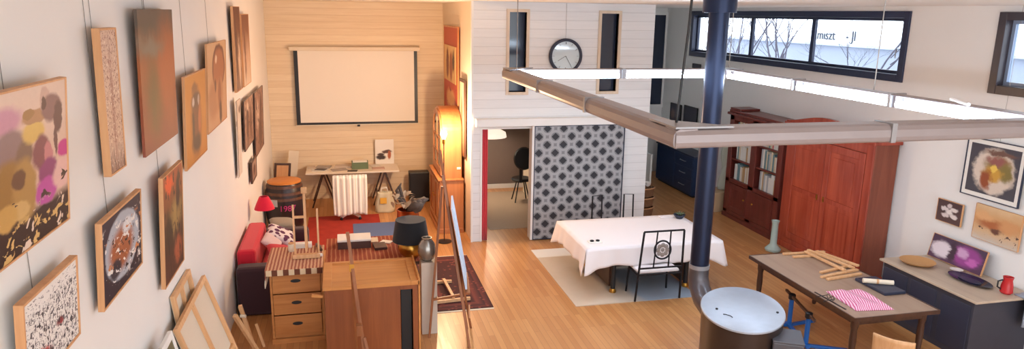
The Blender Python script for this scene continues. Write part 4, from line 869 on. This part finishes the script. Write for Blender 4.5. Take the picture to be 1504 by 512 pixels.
# arched cabinet on the alcove side wall (front faces the barrel side)
t = thing('arched_cabinet', 'tall cherry-wood cabinet with rounded top beside alcove side wall', 'cabinet', (1.87, 12.55, 0))
cab = t
def arch(y0, y1, z0, zs, n=20):
    r = (y1-y0)/2; c = (y0+y1)/2; k = .62
    return [(y0, z0)]+[(c-r*math.cos(PI*i/n), zs+k*r*math.sin(PI*i/n)) for i in range(n+1)]+[(y1, z0)]
obj('upper_case', B().prism(arch(11.95, 13.15, 1.02, 1.92), .36, 'x', 1.63), M_orangewood, t, world=True, bevel=.008)
obj('lower_case', B().box(1.57, 2.02, 11.9, 13.2, .08, 1.0), M_orangewood, t, world=True, bevel=.008)
obj('waist_moulding', B().box(1.54, 2.02, 11.87, 13.23, 1.0, 1.03), M_orangewood, t, world=True, bevel=.008)
obj('plinth', B().box(1.54, 2.02, 11.87, 13.23, 0, .09), M_orangewood, t, world=True, bevel=.006)
ou = arch(11.99, 13.11, 1.08, 1.9); inn = arch(12.1, 13.0, 1.2, 1.88)
b = B(); n = len(ou)
for X_ in (1.605,):
    A = [b.bm.verts.new((X_, y, z)) for y, z in ou]; C = [b.bm.verts.new((X_, y, z)) for y, z in inn]; A2 = [b.bm.verts.new((1.629, y, z)) for y, z in ou]; C2 = [b.bm.verts.new((1.629, y, z)) for y, z in inn]
    for i in range(n):
        j = (i+1) % n; b.bm.faces.new((A[i], A[j], C[j], C[i])); b.bm.faces.new((A[i], A2[i], A2[j], A[j])); b.bm.faces.new((C[i], C[j], C2[j], C2[i]))
dr = obj('door', b, M_orangewood, t, world=True)
obj('pane', B().prism(inn, .006, 'x', 1.62), M_glass_dark, dr, world=True)
b = B()
for z in (1.45, 1.75): b.box(1.607, 1.62, 12.1, 13.0, z-.015, z+.015)
b.box(1.607, 1.62, 12.53, 12.57, 1.2, 2.1); obj('glazing_bar', b, M_orangewood, dr, world=True)
for y0, y1 in ((11.95, 12.53), (12.57, 13.15)):
    b = B(); door_panel(b, 1.55, y0, y1, .14, .95, .08, .02); d = obj('door', b, M_orangewood, t, world=True, bevel=.004); obj('knob', B().ball((1.54, y1-.06 if y0 < 12.2 else y0+.06, .6), .015), M_gold, d, world=True, smooth=True)
obj('rosette', B().box(1.9, 1.97, 11.94, 11.952, 1.2, 1.24), M_paper, t, world=True)

cab.location.y += .55; cab.location.x += .09

# floor lamp with bare bulb
t = thing('floor_lamp', 'thin floor lamp with bare glowing bulb beside the arched cabinet', 'lamp', (1.675, 11.96, -.005))
obj('base', B().lathe([(.13, .006), (.13, .02), (.03, .035)], seg=28), M_black, t, smooth=True)
obj('pole', B().tube([(0, 0, .02), (0, 0, 1.8)], .01, 8), M_darkwood, t, smooth=True)
obj('socket', B().lathe([(.018, 1.78), (.024, 1.8), (.024, 1.87)], seg=16), M_gold, t, smooth=True)
obj('bulb', B().lathe([(.015, 1.86), (.03, 1.89), (.055, 1.95), (.05, 2.0), (.02, 2.02)], seg=24), M_bulb, t, smooth=True)
ld = bpy.data.lights.new('bulb_light', 'POINT'); ld.energy = WARM; ld.color = (1, .66, .40); ld.shadow_soft_size = .06
lo = bpy.data.objects.new('bulb_light', ld); COL.objects.link(lo); lo.parent = t; lo.location = (-.02, 0, 2.1)

# ------------------------------------------------------------------ left corner seating
t = thing('sofa', 'plum-coloured sofa with red back along left wall', 'sofa', (-1.02, 10.2, 0))
obj('base', B().box(-1.42, -.62, 9.4, 11.0, .0, .36), M_plum, t, world=True, bevel=.03)
obj('arm', B().box(-1.46, -.6, 9.3, 9.55, .0, .68), M_plum, t, world=True, bevel=.05)
obj('arm', B().box(-1.46, -.6, 10.95, 11.17, .0, .68), M_plum, t, world=True, bevel=.05)
obj('backrest', B().box(-1.47, -1.22, 9.56, 10.94, .3, .84), M_red, t, world=True, bevel=.05)
obj('seat_pad', B().box(-1.21, -.6, 9.56, 10.94, .365, .5), M_red, t, world=True, bevel=.04)
def cushion(name, x, y, z, s, rot, m, l):
    b = B()
    def top(sg): return lambda u, v: ((u-.5)*s, (v-.5)*s, sg*s*.17*(max(0, 1-(2*u-1)**4)*max(0, 1-(2*v-1)**4))**.5)
    b.grid(top(1), 14, 14); b.grid(top(-1), 14, 14); bmesh.ops.remove_doubles(b.bm, verts=b.bm.verts, dist=.0005)
    b.bm.transform(Matrix.Translation((x, y, z)) @ Euler(rot).to_matrix().to_4x4()); return tag(obj(name, b, m, smooth='all'), l, 'cushion', 'cushions on the plum sofa')
M_pat = art('patterned_cushion', [(0, (96, 50, 84)), (1, (110, 60, 90))]); N = NT('purple_white_print'); vo = N.n('ShaderNodeTexVoronoi'); N.put(vo.inputs['Vector'], N.coord()); vo.inputs['Scale'].default_value = 11; N.fin(N.mix(N.step(vo.outputs[0], .42, .5), lin((92, 44, 82)), lin((226, 216, 220))), .9); M_pat = N.m
cushion('cushion', -.98, 10.62, .70, .42, (.2, .5, .1), M_pat, 'purple and white patterned cushion on the plum sofa')
cushion('cushion', -.9, 9.88, .68, .4, (.1, .3, .3), M_red, 'red cushion on the plum sofa next to patterned one')
cushion('cushion', -1.08, 10.24, .72, .28, (.3, .7, 0), fabric('white_pink_cushion', (222, 196, 196)), 'pale pink cushion wedged between the other sofa cushions')
t = thing('red_lamp', 'lamp with a red cone shade beside left wall above the sofa', 'lamp', (-1.27, 11.34, 0))
obj('base', B().lathe([(.1, 0), (.1, .02), (.02, .03)], seg=24), M_black, t, smooth=True)
obj('pole', B().tube([(0, 0, .02), (0, 0, 1.05)], .009, 8), M_black, t, smooth=True)
obj('lamp_shade', B().lathe([(.15, .93), (.155, .93), (.13, 1.0), (.07, 1.13), (.06, 1.13), (.12, 1.0)], seg=32), M_redshade, t, smooth=True)
t = thing('dark_pouf', 'black pouf between the sofa and the barrel', 'pouf', (-1.12, 11.72, 0))
obj('pouf_body', B().lathe([(.24, 0), (.25, .04), (.26, .25), (.24, .42), (.2, .47)], seg=32), fabric('black_wool', (34, 30, 34)), t, smooth=True)
cu = cushion('folded_blanket', -1.05, 11.72, .565, .38, (.1, .1, .2), fabric('grey_beige_wool', (150, 140, 128)), 'grey-beige folded blanket lying on the black pouf'); cu['category'] = 'blanket'; del cu['group']

# ------------------------------------------------------------------ chests, table and things on them
N = NT('striped_runner'); v = N.coord(); sp = N.n('ShaderNodeSeparateXYZ'); N.put(sp.inputs[0], v); f, _ = N.noise(v, 14, 3)
k = N.math('SINE', N.math('ADD', N.math('MULTIPLY', sp.outputs[0], 150), N.math('MULTIPLY', f, 2)))
N.fin(N.mix(N.step(k, -.3, .3), lin((166, 96, 76)), lin((216, 172, 136))), .9); M_runner = N.m
N = NT('runner_check'); sp = N.n('ShaderNodeSeparateXYZ'); N.put(sp.inputs[0], N.coord()); k = N.math('SINE', N.math('MULTIPLY', sp.outputs[0], 48)); N.fin(N.mix(N.step(k, -.1, .1), lin((112, 64, 44)), lin((222, 196, 160))), .9); M_check = N.m
t = thing('drawer_chest', 'honey-pine chest of drawers with cut-out handles beside the sofa', 'chest of drawers', (-.58, 8.83, 0))
obj('carcass', B().box(-.94, -.915, 8.42, 9.25, .06, .93).box(-.345, -.32, 8.42, 9.25, .06, .93).box(-.915, -.345, 9.22, 9.25, .06, .93).box(-.915, -.345, 8.44, 9.22, .06, .09), M_pine, t, world=True)
obj('top', B().box(-.96, -.31, 8.39, 9.27, .93, .955), M_pine, t, world=True, bevel=.005)
obj('plinth', B().box(-.95, -.32, 8.4, 9.26, 0, .06), M_pine, t, world=True)
for z0, z1 in ((.1, .36), (.375, .635), (.65, .92)):
    d = obj('drawer', B().box(-.91, -.35, 8.405, 8.425, z0, z1), M_pine, t, world=True, bevel=.004)
    zz = (z0+z1)/2+.02; obj('cutout_shade', B().prism([(-.64+.06*math.cos(2*PI*i/20), zz+.022*math.sin(2*PI*i/20)) for i in range(20)], .006, 'y', 8.4), M_black, d, world=True)  # flat black oval paints the shade of a cut-out grip
t = thing('table_runner', 'striped woven runner with checked hem draped over the pine chest', 'runner', (-.58, 8.83, .957))
obj('runner_cloth', B().box(-.40, .265, -.45, .42, 0, .006).box(-.406, -.4, -.45, .4, -.12, .006), M_runner, t)
obj('hem', B().box(-.40, .265, -.458, -.45, -.065, .006), M_check, t)
b = B()
for i in range(14):
    y = -.44+i*.03; b.tube([(-.406, y, -.12), (-.412, y+.005, -.17), (-.41, y, -.22)], .006, 6)
obj('tassels', b, M_cream, t)
# long table with red-brown cloth behind the cabinet
t = thing('low_table', 'table with striped red-brown cloth behind the wooden cabinet', 'table', (.34, 9.2, 0))
obj('tabletop', B().box(-.29, .98, 8.72, 9.85, .8, .84), M_darkwood, t, world=True)
for x in (-.24, .92):
    for y in (8.78, 9.79): obj('leg', B().box(x-.025, x+.025, y-.025, y+.025, 0, .8), M_darkwood, t, world=True)
N = NT('redbrown_stripe'); v = N.coord(); sp = N.n('ShaderNodeSeparateXYZ'); N.put(sp.inputs[0], v); f, _ = N.noise(v, 5, 3)
k = N.math('SINE', N.math('ADD', N.math('MULTIPLY', sp.outputs[0], 110), N.math('MULTIPLY', f, 3))); c = N.mix(N.math('MULTIPLY', N.step(k, .2, .9), .6), lin((150, 66, 40)), lin((206, 140, 96))); N.fin(c, .85)
tag(obj('striped_tablecloth', B().box(-.3, .99, 8.71, 9.86, .842, .848), N.m), 'red-brown striped cloth on table behind the wooden cabinet', 'tablecloth')
M_boxside = plain('brown_box_side', (84, 56, 50), .6)
for (x, w_, l) in ((-.06, .16, 'small white-lidded brown box, left of two on striped cloth'), (.165, .27, 'larger white-lidded brown box, right of two on striped cloth')):
    t = thing('lidded_box', l, 'box', (x, 9.5, .849), 0, 'white-lidded boxes')
    obj('box_body', B().box(-w_/2, w_/2, -.15, .15, 0, .1), M_boxside, t); obj('lid', B().box(-w_/2-.004, w_/2+.004, -.154, .154, .1, .125), M_paper, t, bevel=.004)
flat('brown_book', .42, 9.35, .849, .17, .24, .035, .1, M_boxside, 'brown book lying flat near lamp with the black shade', 'book')
flat('white_card', .52, 9.56, .849, .16, .12, .01, -.5, M_paper, 'white card lying behind the brown book', 'card')
flat('cream_card', .36, 9.68, .849, .1, .2, .008, 0, M_cream, 'cream slip of paper between boxes and brown book', 'paper')
# small table easel
t = thing('table_easel', 'small H-shaped wooden table easel on the pine chest', 'easel', (-.51, 8.85, .97))
for x in (-.15, .14): obj('upright', B().bar((x, 0, 0), (x, .03, .66 if x < 0 else .6), .022, .022), M_beech, t)
obj('mast', B().bar((-.01, .0, .05), (-.01, .04, .84), .03, .02), M_beech, t); obj('mast_head', B().box(-.045, .025, .02, .06, .8, .88), M_beech, t, bevel=.01)
obj('crossbar', B().bar((-.15, .025, .5), (.0, .025, .5), .02, .03).bar((-.16, 0, .012), (.15, 0, .012), .03, .022), M_beech, t)
obj('tray', B().box(-.17, .16, -.13, .0, .0, .02).box(-.17, .16, -.13, -.12, .02, .05), M_beech, t)
obj('rear_strut', B().bar((-.01, .04, .6), (-.01, .26, 0), .02, .02), M_beech, t)
flat('white_pad', -.6, 9.2, .964, .26, .1, .06, 0, M_paper, 'white pad of paper behind the small table easel', 'paper pad')
t = thing('brush_jar', 'small cream jar behind the table easel', 'jar', (-.72, 9.06, .964)); obj('jar_body', B().lathe([(.035, 0), (.04, .02), (.04, .09), (.032, .1)], seg=20), M_cream, t, smooth=True); obj('lid', B().lathe([(.034, .1), (.034, .115)], seg=20), M_oak, t, smooth=True)
b = B().tube([(-.41, 9.22, .985), (-.37, 9.08, 1.0), (-.345, 8.98, .985)], [.02, .024, .02], 10)
tag(obj('dark_clamp', b, M_darkwood, smooth=True), 'dark curved wooden tool beside the small table easel', 'tool')
flat('white_eraser', -.36, 8.8, .964, .07, .05, .03, .3, M_paper, 'small white block at right end of the runner', 'eraser')
# wooden cabinet B
t = thing('wooden_cabinet', 'honey-wood cabinet with framed top and open dark slot, front centre-left', 'cabinet', (.24, 8.03, 0))
obj('carcass', B().box(-.28, -.255, 7.66, 8.42, .0, .95).box(.735, .76, 7.66, 8.42, 0, .95).box(-.255, .735, 8.39, 8.42, 0, .95), M_cab_front, t, world=True)
b = B().box(-.3, -.2, 7.63, 8.45, .95, 1.0).box(.68, .78, 7.63, 8.45, .95, 1.0).box(-.2, .68, 7.63, 7.7, .95, 1.0).box(-.2, .68, 8.39, 8.45, .95, 1.0)
obj('top_frame', b, M_cab, t, world=True, bevel=.004)
obj('top_panel', B().box(-.2, .68, 7.7, 8.39, .95, .985), M_cab, t, world=True)
obj('front_frame', B().box(-.28, -.2, 7.64, 7.66, 0, .95).box(.7, .76, 7.64, 7.66, 0, .95).box(-.2, .7, 7.64, 7.66, .9, .95).box(-.2, .7, 7.64, 7.66, 0, .08), M_cab_front, t, world=True)
obj('front_panel', B().box(-.2, .56, 7.65, 7.66, .08, .9), M_cab_front, t, world=True)
obj('slot_shade', B().box(.57, .69, 7.7, 7.71, .08, .9), M_black, t, world=True)  # black sheet standing in for the shade inside the slot
obj('side_rail', B().box(.765, .785, 7.63, 8.43, .02, 1.03), M_cab, t, world=True)
obj('lever', B().bar((-.3, 7.66, .88), (-.42, 7.66, .9), .03, .03), M_cab, t, world=True)
# pedestal, vase, lamp
tag(obj('plant_pedestal', B().box(.87, 1.07, 8.3, 8.5, 0, .96), plain('pale_stone', (196, 182, 168), .6, var=.08), bevel=.006), 'pale grey square pedestal beside the honey-wood cabinet', 'pedestal')
tag(obj('silver_vase', B().lathe([(.05, 0), (.09, .03), (.115, .12), (.1, .22), (.06, .28), (.065, .3), (.055, .3), (.05, .27)], (.955, 8.4, .961), 32), plain('silver_glaze', (150, 146, 140), .25, .7), smooth=True), 'silver-grey vase on the pale pedestal', 'vase')
t = thing('table_lamp', 'table lamp with large black shade and gold ball base', 'lamp', (.8, 8.86, .849))
obj('base', B().lathe([(.07, 0), (.09, .01), (.16, .08), (.175, .16), (.14, .25), (.05, .3), (.03, .34), (.03, .4)], seg=36), M_gold, t, smooth=True)
sh = obj('lamp_shade', B().lathe([(.238, .24), (.24, .24), (.195, .52), (.193, .52)], seg=48), fabric('black_shade', (17, 18, 24)), t, smooth=True)
bm_ = B().lathe([(.189, .515), (.234, .245)], seg=48); 
for f in [f for f in bm_.bm.faces if len(f.verts) > 4]: bm_.bm.faces.remove(f)
obj('gold_lining', bm_, M_gold, sh, smooth=True)
for f in []: pass
t = thing('copper_pot', 'copper pot of dark driftwood and dried leaves behind the black lampshade', 'pot', (.83, 9.58, .849))
obj('pot', B().lathe([(.1, 0), (.15, .05), (.17, .2), (.15, .42), (.16, .46), (.14, .46), (.13, .4)], seg=32), M_copper, t, smooth=True)
r = random.Random(4); b = B()
for k in range(9):
    a = r.uniform(-.9, 1.2); p = Vector((.03*math.cos(a), .03*math.sin(a), .4)); pts = [p]; d = Vector((math.cos(a)*.07, math.sin(a)*.06, .08))
    for j in range(4): p = p+d*(1-.12*j)+Vector((r.uniform(-.03, .03), r.uniform(-.03, .03), r.uniform(-.02, .03)-.02*j)); pts.append(p)
    b.tube(pts, [.05, .07, .065, .04, .012], 9)
for k in range(4):
    a = r.uniform(1.8, 3.6); b.tube([(0, 0, .45), (.1*math.cos(a), .08*math.sin(a), .58), (.17*math.cos(a), .1*math.sin(a), .62+.05*k), (.16*math.cos(a)+.02, .1*math.sin(a), .7+.04*k)], [.03, .03, .022, .006], 8)
obj('driftwood', b, plain('grey_driftwood', (92, 76, 66), .7, var=.3, scale=18, bump=.4), t, smooth='all')
b = B()
for k in range(26):
    a = r.uniform(0, 2*PI); c0 = Vector((-.1+.12*math.cos(a), .1*math.sin(a)-.05, r.uniform(.48, .68))); d = Vector((r.uniform(-1, 1), r.uniform(-1, 1), r.uniform(-.3, 1))).normalized(); s_ = d.cross(Vector((.3, .2, 1))).normalized()
    b.grid(lambda u, v: tuple(c0+d*.12*u+s_*(v-.5)*.06*math.sin(PI*min(.98, u+.02))+Vector((0, 0, .02*math.sin(PI*u)))), 5, 2)
obj('dried_leaves', b, plain('bleached_leaf', (196, 164, 130), .7, var=.3), t)

# ------------------------------------------------------------------ easel with pale canvas (seen nearly edge-on)
t = thing('painting_easel', 'tall wooden tripod easel holding pale blue canvas', 'easel', (1.3, 8.2, 0))
obj('mast', B().bar((1.46, 8.36, .0), (1.10, 8.2, 2.4), .03, .045), M_easel, t, world=True)
obj('leg', B().bar((1.40, 7.83, 0), (1.13, 8.18, 2.1), .028, .035), M_easel, t, world=True)
obj('leg', B().bar((1.515, 8.38, 0), (1.16, 8.3, 2.0), .028, .035), M_easel, t, world=True)
obj('leg', B().bar((.95, 8.2, 0), (1.13, 8.24, 1.95), .026, .03), M_easel, t, world=True)
obj('tray', B().bar((1.385, 7.85, .70), (1.47, 8.55, .70), .05, .025), M_easel, t, world=True)
obj('brace', B().bar((1.0, 8.22, .5), (1.39, 8.32, .5), .022, .025).bar((1.42, 7.95, .32), (1.49, 8.36, .32), .02, .025), M_easel, t, world=True)
c1, c2 = Vector((1.36, 7.9, .735)), Vector((1.462, 8.55, .735)); c3, c4 = Vector((1.285, 8.54, 1.75)), Vector((1.19, 7.92, 1.75)); nn = (c2-c1).cross(c4-c1).normalized()*.022
b = B(); vs = [b.bm.verts.new(c+k) for k in (Vector((0, 0, 0)), nn) for c in (c1, c2, c3, c4)]
for f in ((0, 1, 2, 3), (7, 6, 5, 4), (0, 4, 5, 1), (1, 5, 6, 2), (2, 6, 7, 3), (3, 7, 4, 0)): b.bm.faces.new([vs[i] for i in f])
o = obj('pale_canvas', b, plain('pale_blue_canvas', (196, 214, 236), .7, var=.04)); tag(o, 'pale blue canvas standing on the tripod easel, seen nearly edge-on', 'canvas')
# low wooden rack behind the easel
t = thing('low_rack', 'low pale wooden rack lying on the dark red rug', 'rack', (1.3, 9.4, .014))
obj('rail', B().bar((1.1, 9.2, .04), (1.66, 9.25, .04), .04, .04), M_beech, t, world=True); obj('rail', B().bar((1.1, 9.95, .04), (1.5, 9.95, .04), .04, .04), M_beech, t, world=True)
obj('slat', B().bar((1.18, 9.22, .08), (1.16, 9.95, .08), .04, .03), M_beech, t, world=True); obj('slat', B().bar((1.42, 9.24, .08), (1.38, 9.95, .08), .04, .03), M_beech, t, world=True)
# foreground easel in front of the cabinet
t = thing('studio_easel', 'slender brown wooden easel mast standing in front of the honey-wood cabinet', 'easel', (.1, 7.15, 0))
obj('mast', B().bar((.17, 7.05, 0), (-.005, 7.2, 1.76), .034, .034), M_easel, t, world=True)
obj('ledge', B().box(.05, .11, 7.02, 7.1, .66, .78), M_easel, t, world=True, bevel=.006)
obj('leg', B().bar((.06, 7.5, 0), (.02, 7.22, 1.4), .026, .026), M_easel, t, world=True)
obj('leg', B().bar((.27, 6.95, 0), (.13, 7.07, .62), .026, .026), M_easel, t, world=True)
obj('hinge', B().box(.0, .05, 7.15, 7.24, 1.34, 1.42), M_gold, t, world=True)

# ------------------------------------------------------------------ canvases leaning on the left wall
def leaning_canvas(name, label, y0, y1, L, ang, x_top, back=True, art_m=None, bars=1, cat='canvas', bar_w=.045, fm=None):
    xb = x_top+L*math.sin(ang)
    t = thing(name, label, cat, (xb, (y0+y1)/2, .003), (ang*-1, 0, PI/2) if True else 0)
    w_ = y1-y0; a, c = -w_/2, w_/2; b = B(); d = .035
    b.box(a, a+bar_w, -d, 0, 0, L); b.box(c-bar_w, c, -d, 0, 0, L); b.box(a+bar_w, c-bar_w, -d, 0, 0, bar_w); b.box(a+bar_w, c-bar_w, -d, 0, L-bar_w, L)
    obj('stretcher_frame', b, fm or M_beech, t, bevel=.003)
    if back:
        obj('canvas_back', B().box(a+.005, c-.005, 0, .006, .005, L-.005), M_canvas, t)
        obj('cross_bar', B().box(-.022, .022, -d+.006, -.001, bar_w, L-bar_w).box(a+bar_w, -.022, -d+.008, -.001, L*.46, L*.46+.045).box(.022, c-bar_w, -d+.008, -.001, L*.46, L*.46+.045), M_beech, t)
    else:
        obj('canvas', B().box(a+bar_w, c-bar_w, -d+.008, 0, bar_w, L-bar_w), art_m, t, uv=(a+bar_w, c-bar_w, bar_w, L-bar_w))
    return t
leaning_canvas('stretched_canvas', 'large stretched canvas showing its wooden back, leaning on left wall', 5.8, 7.06, 1.5, .3, -1.42)
leaning_canvas('stretched_canvas', 'smaller canvas tucked behind the large one leaning on left wall', 6.1, 6.78, 1.62, .115, -1.49, bars=0)
leaning_canvas('framed_painting', 'white-framed dark green painting leaning at bottom left corner', 4.95, 5.56, 1.57, .2, -1.4, False, art('dark_green_art', [(0, (84, 78, 56)), (1, (112, 104, 74))], [(.5, .6, .3, .2, (60, 56, 44), .5)]), cat='painting', bar_w=.05, fm=M_white)
leaning_canvas('framed_painting', 'olive painting in thin wood frame, nearest at bottom left corner', 4.3, 4.85, 1.62, .2, -1.4, False, art('olive_art', [(0, (110, 100, 66)), (1, (140, 128, 90))]), cat='painting', bar_w=.03)
t = thing('loose_batten', 'upright wooden batten standing between leaning canvas and sofa', 'wood batten', (-1.12, 8.3, 0)); obj('batten', B().bar((-1.14, 8.28, 0), (-1.26, 8.2, .62), .04, .05), M_beech, t, world=True); obj('peg', B().tube([(-1.26, 8.18, .5), (-1.2, 8.16, .5)], .02, 8), M_cream, t, world=True, smooth=True)
tag(obj('loose_batten', B().bar((-1.02, 8.0, .0), (-1.22, 7.55, .78), .04, .04), M_beech), 'wooden batten leaning just behind the large canvas', 'wood batten')
tag(obj('short_batten', B().bar((-1.04, 8.36, 0), (-1.12, 8.38, .3), .03, .03), M_beech), 'short wooden batten beside the upright batten', 'wood batten')
